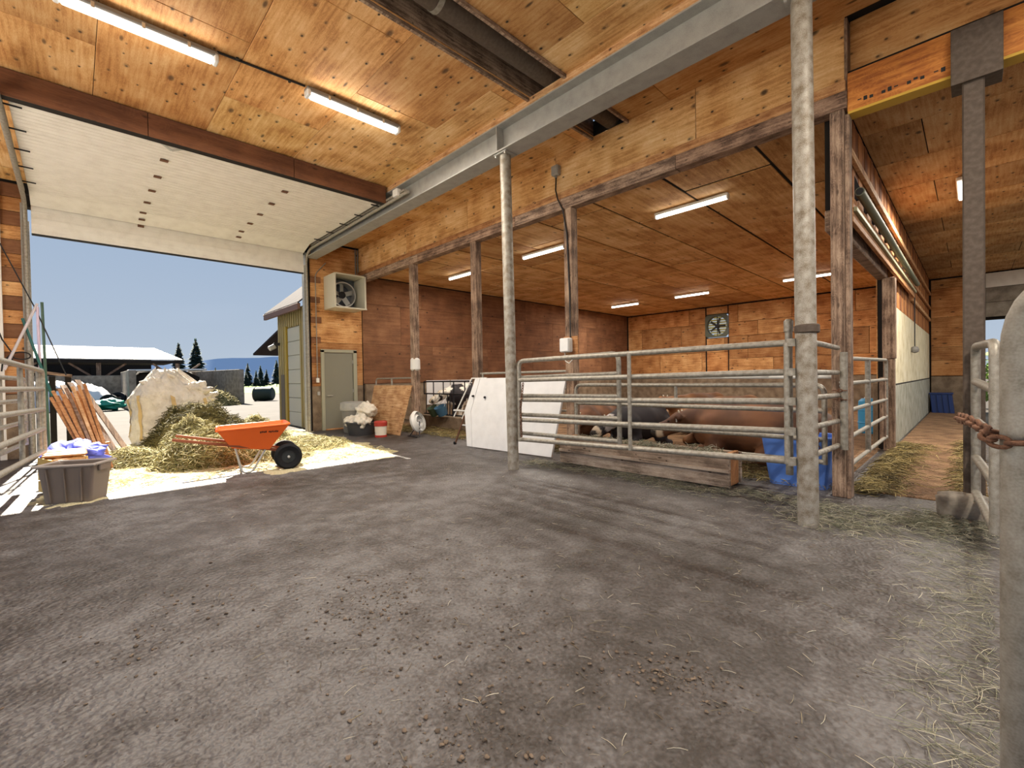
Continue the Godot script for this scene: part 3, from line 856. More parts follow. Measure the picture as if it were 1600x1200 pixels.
	part(md, "handle", pipe(rounded([Vector3(dx + 0.03, 0.98, -5.16), Vector3(dx + 0.08, 0.98, -5.16), Vector3(dx + 0.08, 0.98, -5.3)], 0.02), 0.012, 8), M.galv_clean)
	for k in 3:
		part(md, "hinge", bx(Vector3(0.012, 0.1, 0.03), 0.003), M.galv_clean, Vector3(dx + 0.034, 0.25 + k * 0.85, -5.935))

func build_lamps() -> void:
	var tube := mat(Color.WHITE, 0.4)
	tube.emission_enabled = true
	tube.emission = Color(1.0, 0.97, 0.92)
	tube.emission_energy_multiplier = 0.8
	var pen_tube: StandardMaterial3D = tube.duplicate()
	pen_tube.emission_energy_multiplier = 2.2
	var clear := mat(Color(0.92, 0.94, 0.95), 0.35)
	# tubes under the pen ceiling, along x; last three unseen, added to brighten
	var pen := [[-3.6, -8.12, "fluorescent strip glowing nearest the steel corner post under the pen ceiling"], [-7.35, -8.3, "fluorescent strip glowing between the timber posts under the pen ceiling"], [-10.5, -8.3, "small fluorescent strip between the first two timber posts"],
		[-3.7, -16.85, "fluorescent strip deep in the pen behind the round corner post"], [-7.5, -17.0, "fluorescent strip deep in the pen just above the wall fan"], [-10.5, -17.15, "fluorescent strip deep in the pen near the dark back corner"],
		[2.7, -8.6, "added unseen fluorescent strip over the side pen nearest the laminated beam"], [2.7, -13.0, "added unseen fluorescent strip halfway down the side pen"], [2.7, -17.4, "added unseen fluorescent strip at the far end of the side pen"]]
	for p in pen:
		var l := thing("tube_lamp", p[2], "lamp", Vector3(p[0], 4.44, p[1]), 0.0, "tube lamps under the pen ceiling")
		part(l, "housing", bx(Vector3(1.36, 0.05, 0.09), 0.008), M.white_plastic, Vector3(0, 0.055, 0))
		var t := MB.new()
		t.tube([Vector3(-0.65, 0, 0), Vector3(0.65, 0, 0)], 0.03, 12)
		part(l, "tube", t.mesh(), pen_tube)
		for s in [-1.0, 1.0]:
			part(l, "end_cap", bx(Vector3(0.03, 0.08, 0.08), 0.006), M.white_plastic, Vector3(0.665 * s, 0.015, 0))
		lamp_light(l, Vector3(0, -0.045, 0), Vector2(1.3, 0.07), 3.2 if p[0] > 0.0 else (2.4 if p[1] > -10.0 else 4.6))
	# vapour-tight lamps on the hall ceiling, along z; last two unseen, added as fill
	var hall := [[-6.15, -2.97, "long vapour-tight lamp over the hall, joined by a black conduit"], [-6.25, -0.62, "vapour-tight lamp at the upper edge of the view over the raised door"], [1.7, -0.4, "added unseen vapour-tight fill lamp on the ceiling behind the camera"], [1.7, -2.95, "added unseen vapour-tight fill lamp on the ceiling above the open aisle gate"]]
	for p in hall:
		var l := thing("tube_lamp", p[2], "lamp", Vector3(p[0], 5.19, p[1]), PI / 2, "vapour-tight lamps on the hall ceiling")
		part(l, "housing", bx(Vector3(1.38, 0.06, 0.13), 0.012), M.grey_plastic, Vector3(0, 0.07, 0))
		part(l, "diffuser", bx(Vector3(1.28, 0.07, 0.11), 0.02), tube, Vector3(0, 0.01, 0))
		for s in [-1.0, 1.0]:
			part(l, "end_cap", bx(Vector3(0.05, 0.1, 0.13), 0.012), clear, Vector3(0.665 * s, 0.03, 0))
			for q in 3:
				part(l, "clip", bx(Vector3(0.03, 0.06, 0.012), 0.003), M.galv_clean, Vector3(-0.4 + q * 0.4, 0.045, 0.066 * s))
		lamp_light(l, Vector3(0, -0.05, 0), Vector2(1.25, 0.11), 5.4)
		for s in [-1.0, 1.0]:
			lamp_light(l, Vector3(0, -0.01, 0.075 * s), Vector2(1.25, 0.06), 0.12, PI / 2 - PI / 2 * s)
	var c := thing("lamp_conduit", "thin black conduit running between the two hall lamps", "conduit", Vector3(-6.2, 5.31, 0))
	part(c, "pipe", pipe([Vector3(0.03, 0, -2.28), Vector3(-0.03, 0, -1.3)], 0.014, 8), M.black)
	for z in [-1.5, -2.1]:
		part(c, "clip", bx(Vector3(0.05, 0.02, 0.03), 0.003), M.black, Vector3(0, -0.002, z))
	# small lamp on the square post's far side
	var s := thing("strip_lamp", "small white strip lamp on the aisle ceiling beside the square post", "lamp", Vector3(-0.14, 4.44, -10.9), PI / 2)
	part(s, "housing", bx(Vector3(1.2, 0.05, 0.09), 0.01), M.white_plastic, Vector3(0, 0.055, 0))
	part(s, "tube", bx(Vector3(1.1, 0.03, 0.05), 0.01), tube, Vector3(0, 0.012, 0))
	lamp_light(s, Vector3(0, -0.03, 0), Vector2(1.1, 0.05), 6.0)

func lamp_light(parent: Node3D, at: Vector3, size: Vector2, energy: float, side := -1.0) -> void:
	var a := AreaLight3D.new()
	a.name = "glow"
	a.area_size = size
	a.light_energy = energy
	a.light_color = Color(1.0, 0.96, 0.9)
	a.area_range = 40.0
	a.area_attenuation = 2.0
	a.shadow_enabled = true
	parent.add_child(a, true)
	a.position = at
	a.rotation = Vector3(-PI / 2, 0, 0) if side < 0.0 else Vector3(0, PI - side, 0)

# a pipe gate from a to b (floor points); rail heights at each end; uprights at fractions along it
func pipe_gate(called: String, label: String, a: Vector3, b: Vector3, ha: Array, hb: Array, ups: Array, r: float, group := "", ends := [true, true], up_r := 0.024, m: Material = null) -> Node3D:
	if m == null: m = M.galv
	var t := thing(called, label, "gate", a, 0.0, group)
	var d := b - a
	var n := ha.size()
	var dir := d.normalized()
	for i in n:
		var p := Vector3(0, ha[i], 0)
		var q := d + Vector3(0, hb[i], 0)
		if i == 0:
			var pts := []
			if ends[0]: pts.append_array([Vector3(0, ha[n - 1] - r, 0)])
			pts.append(p)
			pts.append(q)
			if ends[1]: pts.append(d + Vector3(0, hb[n - 1] - r, 0))
			part(t, "frame" if ends[0] or ends[1] else "rail", pipe(rounded(pts, 0.11) if pts.size() > 2 else pts, r, 12), m)
		else:
			part(t, "rail", pipe([p - dir * (0.012 if ends[0] else 0.0), q], r, 12), m)
	for u in ups:
		var base: Vector3 = d * float(u)
		part(t, "upright", pipe([base + Vector3(0, lerpf(ha[n - 1], hb[n - 1], u) - 0.02, r * 0.9), base + Vector3(0, lerpf(ha[0], hb[0], u), r * 0.9)], up_r, 8), m)
	return t

func chain_of(parent: Node3D, pts: Array, link: float, wire: float, m: Material, called := "chain_link") -> void:
	var ring := MB.new()
	var loop := []
	for k in 13:
		var a := TAU * k / 12
		loop.append(Vector3(cos(a) * link * 0.36, sin(a) * link * 0.62, 0))
	ring.tube(loop, wire, 6, false)
	var mesh := ring.mesh()
	var total := 0.0
	for i in pts.size() - 1: total += pts[i].distance_to(pts[i + 1])
	var n := int(total / link)
	for k in n:
		var s := (k + 0.5) * link
		var i := 0
		while i < pts.size() - 2 and s > pts[i].distance_to(pts[i + 1]):
			s -= pts[i].distance_to(pts[i + 1])
			i += 1
		var dir: Vector3 = (pts[i + 1] - pts[i]).normalized()
		var x := dir.cross(Vector3.UP if absf(dir.y) < 0.9 else Vector3.RIGHT).normalized()
		var z := x.cross(dir)
		var bas := Basis(x, dir, z) if k % 2 == 0 else Basis(z, dir, -x)
		part(parent, called, mesh, m, pts[i] + dir * s, bas)

func build_gates() -> void:
	# front gate of the pen, with the shorter gate overlapping behind it
	var g := pipe_gate("pipe_gate", "long five-rail galvanized pipe gate across the front of the cow pen", Vector3(-4.745, 0, -4.78), Vector3(-1.15, 0, -4.76), [1.65, 1.363, 1.069, 0.769, 0.475], [1.682, 1.41, 1.138, 0.86, 0.581], [0.525, 0.985], 0.031, "", [true, false])
	chain_of(g, [Vector3(0.11, 1.32, 0.03), Vector3(0.06, 0.95, 0.04), Vector3(0.07, 0.52, 0.04)], 0.04, 0.006, M.rust)
	pipe_gate("pipe_gate", "shorter pipe gate overlapping behind the long pen gate beside the round post", Vector3(-4.93, 0, -4.93), Vector3(-3.12, 0, -4.93), [1.65, 1.4, 1.12, 0.83, 0.545], [1.69, 1.43, 1.14, 0.86, 0.57], [], 0.03, "", [true, true])
	# hinge stubs on the corner post
	for k in 5:
		var y: float = [1.682, 1.41, 1.138, 0.86, 0.581][k]
		part(g, "hinge_eye", pipe([Vector3(3.57, y - 0.035, 0.03), Vector3(3.57, y + 0.035, 0.03)], 0.042, 10), M.galv)
	var lp := thing("latch_pipe", "short capped pipe upright strapped beside the round corner post", "pipe", Vector3(-1.235, 0, -4.93))
	part(lp, "pipe", pipe([Vector3(0, 0.42, 0), Vector3(0, 1.86, 0)], 0.033, 12), M.galv)
	var cap := MB.new()
	cap.lathe([Vector2(0.042, 0), Vector2(0.042, 0.1), Vector2(0.02, 0.12), Vector2(0, 0.12)], Vector3(0, 1.8, 0), 12)
	part(lp, "cap", cap.mesh(), M.galv)
	var band := MB.new()
	band.lathe([Vector2(0.088, 0), Vector2(0.1, 0.01), Vector2(0.1, 0.07), Vector2(0.088, 0.08)], Vector3(0.18, 1.76, 0.13), 18)
	part(lp, "strap", band.mesh(), M.rustpost)
	# side rails from the corner post to the timber post
	pipe_gate("side_rails", "five short rails between the round corner post and the timber corner post", Vector3(-1.04, 0, -4.88), Vector3(-1.04, 0, -6.03), [1.684, 1.404, 1.165, 0.893, 0.63], [1.67, 1.398, 1.148, 0.862, 0.591], [], 0.027, "", [false, false], 0.03, M.post)
	var up := thing("latch_pipe", "pale vertical pipe fixed to the face of the timber corner post", "pipe", Vector3(-0.985, 0, -6.04))
	part(up, "pipe", pipe([Vector3(0, 0.55, 0), Vector3(0, 1.62, 0)], 0.036, 12), M.galv)
	chain_of(up, [Vector3(-0.09, 1.2, 0.03), Vector3(0.04, 1.2, 0.045)], 0.04, 0.006, M.rust)
	chain_of(up, [Vector3(-0.09, 1.1, 0.03), Vector3(0.04, 1.1, 0.045)], 0.04, 0.006, M.rust)
	# inner feed rail behind the trough
	var f := pipe_gate("feed_rail", "inner galvanized feed rail between the timber posts behind the wooden trough", Vector3(-4.72, 0, -6.12), Vector3(-1.2, 0, -6.22), [1.26, 0.955, 0.62, 0.36], [1.255, 0.955, 0.62, 0.36], [], 0.029, "", [true, true])
	part(f, "upright", pipe([Vector3(1.75, 0.955, -0.05), Vector3(1.75, 1.255, -0.05)], 0.024, 8), M.galv)
	chain_of(f, [Vector3(3.44, 0.95, -0.07), Vector3(3.47, 0.45, -0.06)], 0.045, 0.006, M.rust)
	var wp := thing("water_pipe", "white plastic water pipe running above the inner feed rail", "pipe", Vector3(-4.76, 1.385, -6.24))
	part(wp, "pipe", pipe([Vector3(0, 0.0, 0), Vector3(3.65, -0.03, 0)], 0.028, 10), M.white_plastic)
	for k in 6:
		part(wp, "coupling", pipe([Vector3(0.1 + k * 0.56, -0.002 * k, 0), Vector3(0.18 + k * 0.56, -0.002 * k, 0)], 0.036, 10), M.white_plastic)
	# rail behind the white panel
	pipe_gate("feed_rail", "galvanized rail showing above the white panel between two timber posts", Vector3(-7.31, 0, -6.2), Vector3(-4.91, 0, -6.2), [1.5, 1.2, 0.8], [1.5, 1.2, 0.8], [0.04], 0.022, "", [false, false])
	pipe_gate("feed_rail", "grey rail panel standing behind the leaning plywood sheet", Vector3(-12.0, 0, -6.24), Vector3(-9.95, 0, -6.24), [1.44, 0.95, 0.35], [1.44, 0.95, 0.35], [0.45, 0.97], 0.02, "", [true, true])
	# gate of the pen along the aisle
	var ag := pipe_gate("pipe_gate", "five-rail pipe gate between the pen and the aisle beside the light blue barrel", Vector3(-1.05, 0, -6.32), Vector3(-1.05, 0, -10.12), [1.56, 1.262, 0.936, 0.605, 0.264], [1.6, 1.262, 0.915, 0.62, 0.266], [0.49], 0.027, "", [false, true], 0.034)
	part(ag, "upright", pipe([Vector3(-0.02, 0.24, -3.55), Vector3(-0.02, 1.3, -3.55)], 0.045, 8), M.timber[0])
	# aisle gate at the right, swung open towards the camera
	var rg := pipe_gate("pipe_gate", "pipe gate swung open along the aisle beside the square post", Vector3(0.02, 0, -6.04), Vector3(0.115, 0, -4.85), [1.62, 1.29, 0.93, 0.58, 0.25], [1.6, 1.25, 0.9, 0.56, 0.22], [], 0.034, "", [true, true])
	chain_of(rg, [Vector3(0.03, 1.55, -0.12), Vector3(0.035, 0.3, -0.12)], 0.05, 0.007, M.galv)
	# foreground gate post with chain
	var bp := thing("pipe_gate", "blurred grey gate end with a rusty chain close to the camera", "gate", Vector3(0.083, 0, -1.655))
	var path := rounded([Vector3(0, 0.12, 0), Vector3(0, 1.6, 0), Vector3(0.9, 1.6, 1.0)], 0.16, 7)
	part(bp, "frame", pipe(path, 0.037, 18), M.galv)
	for y in [0.15, 0.5, 0.85, 1.25]:
		part(bp, "rail", pipe([Vector3(0.03, y, 0.03), Vector3(0.9, y, 1.0)], 0.026, 12), M.galv)
	var loop := []
	for k in 17:
		var a := TAU * k / 16
		loop.append(Vector3(cos(a) * 0.056 - 0.004, 1.225 + 0.008 * sin(a * 2.0) - 0.01 * cos(a), sin(a) * 0.056))
	chain_of(bp, loop, 0.036, 0.006, M.rust)
	chain_of(bp, [Vector3(-0.05, 1.235, -0.04), Vector3(-0.09, 1.25, -0.25), Vector3(-0.12, 1.24, -0.5)], 0.036, 0.006, M.rust)

func build_hall_things() -> void:
	# electrics
	var j := thing("junction_box", "grey junction box with a cable on the plywood face", "box", Vector3(-5.1, 5.02, -6.16))
	part(j, "box_body", bx(Vector3(0.15, 0.17, 0.09), 0.012), M.steel, Vector3(0, 0, 0.02))
	part(j, "box_cover", bx(Vector3(0.13, 0.15, 0.012), 0.004), M.steel, Vector3(0, 0, 0.07))
	part(j, "gland", pipe([Vector3(0, -0.085, 0.02), Vector3(0, -0.13, 0.02)], 0.022, 8), M.grey_plastic)
	part(j, "cable", pipe([Vector3(0, -0.12, 0.02), Vector3(0.02, -0.36, 0.06), Vector3(0.1, -0.56, 0.1), Vector3(0.2, -0.76, 0.09), Vector3(0.27, -1.2, 0.08), Vector3(0.31, -2.2, 0.08), Vector3(0.33, -2.95, 0.1)], 0.013, 8), M.black)
	var sb := thing("switch_box", "pale grey switch box on a board nailed to the timber post", "box", Vector3(-4.79, 1.93, -6.085))
	part(sb, "back_board", bx(Vector3(0.3, 0.32, 0.02), 0.003), M.lumber[1], Vector3(0.01, 0, 0))
	part(sb, "box_body", bx(Vector3(0.2, 0.24, 0.11), 0.014), M.white_plastic, Vector3(-0.04, 0.01, 0.067))
	part(sb, "box_cover", bx(Vector3(0.18, 0.22, 0.02), 0.006), M.white_panel, Vector3(-0.04, 0.01, 0.128))
	part(sb, "cable", pipe([Vector3(-0.08, -0.12, 0.06), Vector3(-0.06, -0.26, 0.07), Vector3(0.02, -0.3, 0.07), Vector3(0.08, -0.24, 0.06)], 0.008, 6), M.white_plastic)
	# vent box on the door wall
	var v := thing("fan_heater_box", "pale metal box vent with a round fan inside on the door wall", "vent", Vector3(-12.83, 3.43, -5.58))
	var vm := mat(rgb(208, 204, 186), 0.5, 0.1)
	var x1 := 0.72
	span(v, "side_panel", Vector3(0, 0, 0.43), Vector3(x1, 0.9, 0.45), vm, 0.004)
	span(v, "side_panel", Vector3(0, 0, -0.45), Vector3(x1, 0.9, -0.43), vm, 0.004)
	span(v, "top_panel", Vector3(0, 0.9, -0.45), Vector3(x1, 0.92, 0.45), vm, 0.004)
	span(v, "bottom_panel", Vector3(0, -0.02, -0.45), Vector3(x1, 0.0, 0.45), vm, 0.004)
	for s in [[Vector3(x1, -0.02, 0.41), Vector3(x1 + 0.02, 0.92, 0.46)], [Vector3(x1, -0.02, -0.46), Vector3(x1 + 0.02, 0.92, -0.41)], [Vector3(x1, 0.89, -0.41), Vector3(x1 + 0.02, 0.93, 0.41)], [Vector3(x1, -0.03, -0.47), Vector3(x1 + 0.03, 0.01, 0.41)]]:
		span(v, "front_frame", s[0], s[1], vm, 0.004)
	span(v, "inner_back", Vector3(0.01, 0.0, -0.43), Vector3(0.03, 0.9, 0.43), mat(rgb(90, 96, 104), 0.35, 0.6), 0.0)
	var dr := MB.new()
	dr.lathe([Vector2(0.36, 0), Vector2(0.36, 0.3), Vector2(0.33, 0.3), Vector2(0.33, 0.0)], Vector3(0.04, 0.42, 0.02), 24, Basis(Vector3.BACK, -PI / 2))
	part(v, "fan_ring", dr.mesh(), M.galv_clean)
	for k in 5:
		part(v, "blade", bx(Vector3(0.01, 0.3, 0.14), 0.003), M.galv_clean, Vector3(0.2, 0.42 + 0.17 * cos(TAU * k / 5), 0.02 + 0.17 * sin(TAU * k / 5)), Basis(Vector3.RIGHT, TAU * k / 5) * Basis(Vector3.UP, 0.5))
	var hb := MB.new()
	hb.lathe([Vector2(0, 0.02), Vector2(0.1, 0), Vector2(0.11, -0.16), Vector2(0, -0.18)], Vector3(0.24, 0.42, 0.02), 16, Basis(Vector3.BACK, -PI / 2))
	part(v, "motor", hb.mesh(), M.black_metal)
	# conduits on the door wall
	var c := thing("wall_conduit", "thin conduit with a switch running up the door wall beside the track", "conduit", Vector3(-12.83, 0, -4.9))
	part(c, "pipe", pipe(rounded([Vector3(0, 1.45, 0), Vector3(0, 4.4, 0), Vector3(0, 4.75, -0.3)], 0.12), 0.014, 8), M.galv)
	part(c, "switch_box", bx(Vector3(0.06, 0.13, 0.08), 0.01), M.white_plastic, Vector3(0.01, 1.42, 0))
	part(c, "switch_box", bx(Vector3(0.06, 0.11, 0.07), 0.01), M.galv_clean, Vector3(0.01, 1.05, -0.02))
	var c2 := thing("wall_conduit", "pair of conduits above the box vent", "conduit", Vector3(-12.82, 0, -6.08))
	for z in [0.0, -0.07]:
		part(c2, "pipe", pipe([Vector3(0, 4.36, z), Vector3(0, 5.28, z)], 0.02, 8), M.grey_plastic)
	# leaning plywood sheet
	var ply := thing("plywood_board", "large bare plywood sheet leaning against the rail near the man door", "board", Vector3(-10.85, 0, -5.82))
	var pm := MB.new()
	pm.prism([Vector2(-0.95, 0), Vector2(0.85, 0), Vector2(1.02, 1.28), Vector2(-0.95, 1.28)], Vector3.ZERO, Vector3.RIGHT, Vector3(0, cos(0.22), -sin(0.22)), Vector3(0, 0.005, 0.02))
	part(ply, "sheet", pm.mesh(), M.lumber[0])
	# bin, sacks, bucket
	var bin := thing("waste_bin", "grey round plastic bin with a dented lid in front of the man door", "bin", Vector3(-11.75, 0, -5.42))
	var bm := MB.new()
	bm.lathe([Vector2(0, 0), Vector2(0.25, 0), Vector2(0.31, 0.62), Vector2(0.31, 0.63)], Vector3.ZERO, 24)
	part(bin, "body", bm.mesh(), M.grey_plastic)
	var lm := MB.new()
	lm.lathe([Vector2(0.335, 0.6), Vector2(0.34, 0.66), Vector2(0.33, 0.8), Vector2(0.25, 0.83), Vector2(0, 0.82)], Vector3.ZERO, 24)
	part(bin, "lid", lm.mesh(), M.steel)
	for s in [-1.0, 1.0]:
		part(bin, "handle", bx(Vector3(0.04, 0.09, 0.14), 0.012), M.black, Vector3(0.325 * s, 0.56, 0))
	var tub := thing("rubber_tub", "low dark grey rubber tub full of white sacks beside the bin", "tub", Vector3(-11.05, 0, -5.3))
	var tm := MB.new()
	tm.lathe([Vector2(0, 0.02), Vector2(0.3, 0.0), Vector2(0.36, 0.3), Vector2(0.385, 0.3), Vector2(0.385, 0.335), Vector2(0.34, 0.335), Vector2(0.28, 0.06), Vector2(0, 0.06)], Vector3.ZERO, 24)
	part(tub, "bowl", tm.mesh(), mat(rgb(58, 58, 60), 0.75))
	var sack := mat(Color.WHITE, 0.8, 0.0, mottle_tex(131, 256, [rgb(198, 190, 172), rgb(226, 220, 206), rgb(238, 234, 224)], 6, 40, 0.3, 1.2), 1.4)
	var spots := [[Vector3(-11.24, 0.33, -5.16), 0.2, "crumpled white feed sack lying on the tub's front edge"], [Vector3(-10.88, 0.36, -5.24), 0.22, "bulging white feed sack in the middle of the tub"], [Vector3(-10.98, 0.62, -5.42), 0.25, "topmost crumpled white feed sack on the tub"], [Vector3(-11.2, 0.38, -5.48), 0.18, "small white feed sack between the bin and the tub"]]
	for k in spots.size():
		lone("feed_sack", lumpy(spots[k][1], Vector3(1.2, 0.8, 0.95), 0.42, 300 + k, 18, 26), sack, spots[k][2], "sack", spots[k][0], "white feed sacks in the tub")
	var bk := thing("paint_bucket", "white bucket with a red lid and red foot before the plywood sheet", "bucket", Vector3(-10.2, 0, -5.4))
	var red := mat(rgb(168, 52, 40), 0.55)
	var b1 := MB.new()
	b1.lathe([Vector2(0, 0.03), Vector2(0.135, 0.03), Vector2(0.15, 0.29)], Vector3.ZERO, 20)
	part(bk, "body", b1.mesh(), mat(rgb(222, 214, 198), 0.5))
	var b2 := MB.new()
	b2.lathe([Vector2(0.158, 0.27), Vector2(0.162, 0.37), Vector2(0.14, 0.39), Vector2(0, 0.38)], Vector3.ZERO, 20)
	part(bk, "lid", b2.mesh(), red)
	var b3 := MB.new()
	b3.lathe([Vector2(0, 0), Vector2(0.145, 0), Vector2(0.145, 0.045), Vector2(0.135, 0.05)], Vector3.ZERO, 20)
	part(bk, "foot_band", b3.mesh(), red)
	# hand fan: oval white reel leaning by the first timber post
	var fr := thing("floor_fan", "tilted white round floor fan leaning by the timber post", "fan", Vector3(-9.5, 0, -6.02))
	var tilt := Basis(Vector3.UP, 2.05) * Basis(Vector3.RIGHT, -0.3)
	var rm := MB.new()
	rm.lathe([Vector2(0.24, -0.07), Vector2(0.28, 0.0), Vector2(0.24, 0.07)], Vector3.ZERO, 28)
	rm.lathe([Vector2(0.14, -0.06), Vector2(0.2, 0.0), Vector2(0.14, 0.06)], Vector3.ZERO, 28)
	part(fr, "cage_ring", rm.mesh(), M.white_plastic, Vector3(0, 0.36, 0), tilt * Basis(Vector3.RIGHT, PI / 2))
	for k in 4:
		part(fr, "blade", bx(Vector3(0.2, 0.1, 0.01), 0.003), M.white_panel, Vector3(0, 0.36, 0) + tilt * (Vector3(cos(TAU * k / 4), sin(TAU * k / 4), 0) * 0.12), tilt * Basis(Vector3.BACK, TAU * k / 4) * Basis(Vector3.RIGHT, 0.5))
	part(fr, "stand", pipe([Vector3(-0.18, 0.015, 0.12), Vector3(0.0, 0.36, -0.05), Vector3(0.22, 0.015, 0.1)], 0.012, 8), M.black_metal)
	part(fr, "stand_foot", pipe([Vector3(-0.2, 0.013, 0.16), Vector3(0.2, 0.013, 0.16)], 0.012, 8), M.black_metal)
	# white insulated panel leaning on the posts, with its ladder rack
	var wp := thing("white_panel", "big white insulated panel with a pointed edge leaning on the timber posts", "panel", Vector3(-6.1, 0, -5.85))
	var up := Vector3(0, cos(0.15), -sin(0.15))
	var ex := Vector3(1, 0, -0.06).normalized()
	var poly := [Vector2(-0.98, 0), Vector2(1.02, 0), Vector2(1.2, 1.4), Vector2(-0.94, 1.4), Vector2(-1.12, 0.72)]
	var pmh := MB.new()
	pmh.prism(poly, Vector3(0, 0.012, 0), ex, up, ex.cross(up) * 0.045)
	part(wp, "face", pmh.mesh(), M.white_panel)
	var pmg := MB.new()
	pmg.prism([Vector2(-1.15, 0), Vector2(-1.0, 0), Vector2(-1.14, 0.72), Vector2(-0.96, 1.4), Vector2(-1.1, 1.4), Vector2(-1.33, 0.72)], Vector3(0, 0.012, 0.0), ex, up, ex.cross(up) * 0.035)
	part(wp, "edge_panel", pmg.mesh(), M.white_panel)
	for q in [[-0.75, 1.02], [0.05, 1.02], [-1.1, 1.04]]:
		part(wp, "knob", pipe([ex * q[0] + up * q[1] + Vector3(0, 0.01, 0.03), ex * q[0] + up * q[1] + Vector3(0.03, 0.01, 0.085)], 0.022, 10), M.black)
	var lad := thing("ladder_rack", "white tubular ladder frame leaning at the pointed end of the white panel", "frame", Vector3(-7.58, 0, -5.88))
	var l0 := Vector3(-0.18, 0.0, 0.05)
	for q in [[Vector3(-0.24, 0.58, 0.02), Vector3(0.12, 1.4, -0.2)], [Vector3(0.05, 0.55, 0.02), Vector3(0.36, 1.4, -0.2)], [Vector3(-0.24, 0.72, 0.02), Vector3(0.2, 0.72, 0.0)], [Vector3(0.12, 1.4, -0.2), Vector3(0.6, 1.4, -0.2)], [Vector3(0.06, 0.42, 0.02), Vector3(0.16, 0.42, 0.02)]]:
		part(lad, "tube", pipe([q[0], q[1]], 0.016, 8), M.white_plastic)
	part(lad, "leg", pipe([Vector3(-0.14, 0.0, 0.08), Vector3(0.1, 0.62, 0.0)], 0.02, 8), M.rust)
	part(lad, "foot", bx(Vector3(0.06, 0.06, 0.06), 0.012), M.rubber, Vector3(-0.14, 0.03, 0.08))
	# black feed rail with hung buckets
	var fp := thing("feed_barrier", "black metal feed barrier with white back panels behind the first timber post", "barrier", Vector3(-11.3, 0, -7.4))
	for y in [0.98, 1.33]:
		part(fp, "rail", pipe([Vector3(0, y, 0), Vector3(3.2, y, 0)], 0.02, 8), M.black_metal)
	part(fp, "rail", pipe([Vector3(0, 0.4, 0), Vector3(3.2, 0.4, 0)], 0.02, 8), M.black_metal)
	for k in 7:
		part(fp, "bar", pipe([Vector3(k * 0.48, 0.4 if k % 2 else 0.98, 0), Vector3(k * 0.48, 1.33, 0)], 0.016, 8), M.black_metal)
	for x in [1.15, 1.27, 1.42, 0.12]:
		part(fp, "bar", pipe([Vector3(x, 0.4, 0.02), Vector3(x, 0.98, 0.0)], 0.014, 8), M.black_metal)
	for k in 3:
		span(fp, "back_panel", Vector3(-1.46, 0.55, -4.0 + k * 1.0), Vector3(-1.43, 1.36, -3.04 + k * 1.0), M.concrete if k == 0 else M.white_panel, 0.003)
	span(fp, "curb", Vector3(-0.2, 0, -0.12), Vector3(3.3, 0.36, 0.05), M.knee, 0.02)
	for q in [[Vector3(-10.47, 0.4, -7.22), rgb(66, 82, 60), "dark green rubber bucket hung below the spotted cow's head"], [Vector3(-10.12, 0.42, -7.22), rgb(60, 100, 128), "blue plastic bucket hung beside the green one"]]:
		var b := thing("feed_bucket", q[2], "bucket", q[0])
		var m := MB.new()
		m.lathe([Vector2(0, 0), Vector2(0.13, 0), Vector2(0.17, 0.24), Vector2(0.18, 0.25), Vector2(0.16, 0.25), Vector2(0.12, 0.02), Vector2(0, 0.02)], Vector3.ZERO, 18, Basis(Vector3.RIGHT, 0.4))
		part(b, "bowl", m.mesh(), mat(q[1], 0.6))
		part(b, "bail", pipe([Vector3(-0.16, 0.22, 0.08), Vector3(0, 0.5, -0.12), Vector3(0.16, 0.22, 0.08)], 0.007, 6), M.galv_clean)
	# wooden feed trough
	var t := thing("feed_trough", "long low wooden feed trough of weathered planks before the cows", "trough", Vector3(-3.37, 0, -5.85))
	var trough_m: Array = M.grey_wood
	for s in [0.19, -0.19]:
		for k in 2:
			span(t, "plank", Vector3(-1.32, 0.02 + k * 0.2, s - 0.025), Vector3(1.32, 0.215 + k * 0.2, s + 0.025), trough_m[k], 0.006)
	for s in [-1.0, 1.0]:
		span(t, "end_board", Vector3(1.27 * s - 0.025, 0.02, -0.165), Vector3(1.27 * s + 0.025, 0.43, 0.165), M.lumber_v[1], 0.005)
	span(t, "floor_board", Vector3(-1.25, 0.02, -0.165), Vector3(1.25, 0.05, 0.165), M.timber_h[0], 0.003)
	span(t, "cleat", Vector3(-1.32, 0.2, 0.215), Vector3(1.32, 0.245, 0.245), M.grey_wood[2], 0.006)
	# blue tub
	var bt := thing("water_tub", "bright blue rectangular plastic tub behind the round corner post", "tub", Vector3(-1.52, 0, -6.55))
	var bl := mat(rgb(92, 136, 222), 0.45)
	bt.add_child(tapered_tub(Vector3(0.78, 0.62, 0.5), 0.78, 0.035, bl, "basin"), true)
	part(bt, "rim", rim_mesh(Vector2(0.82, 0.54), 0.03, 0.05), bl, Vector3(0, 0.62, 0))
	# light blue barrel
	var br := thing("plastic_barrel", "light blue plastic barrel standing in the pen behind the aisle gate", "barrel", Vector3(-1.6, 0.014, -12.9))
	var bm2 := MB.new()
	bm2.lathe([Vector2(0, 0), Vector2(0.21, 0), Vector2(0.24, 0.05), Vector2(0.245, 0.22), Vector2(0.255, 0.24), Vector2(0.245, 0.26), Vector2(0.245, 0.5), Vector2(0.255, 0.52), Vector2(0.245, 0.54), Vector2(0.235, 0.72), Vector2(0.18, 0.78), Vector2(0, 0.78)], Vector3.ZERO, 22)
	part(br, "body", bm2.mesh(), mat(rgb(70, 168, 226), 0.45))
	for x in [-0.1, 0.1]:
		part(br, "bung", pipe([Vector3(x, 0.77, 0), Vector3(x, 0.81, 0)], 0.03, 10), M.white_plastic)
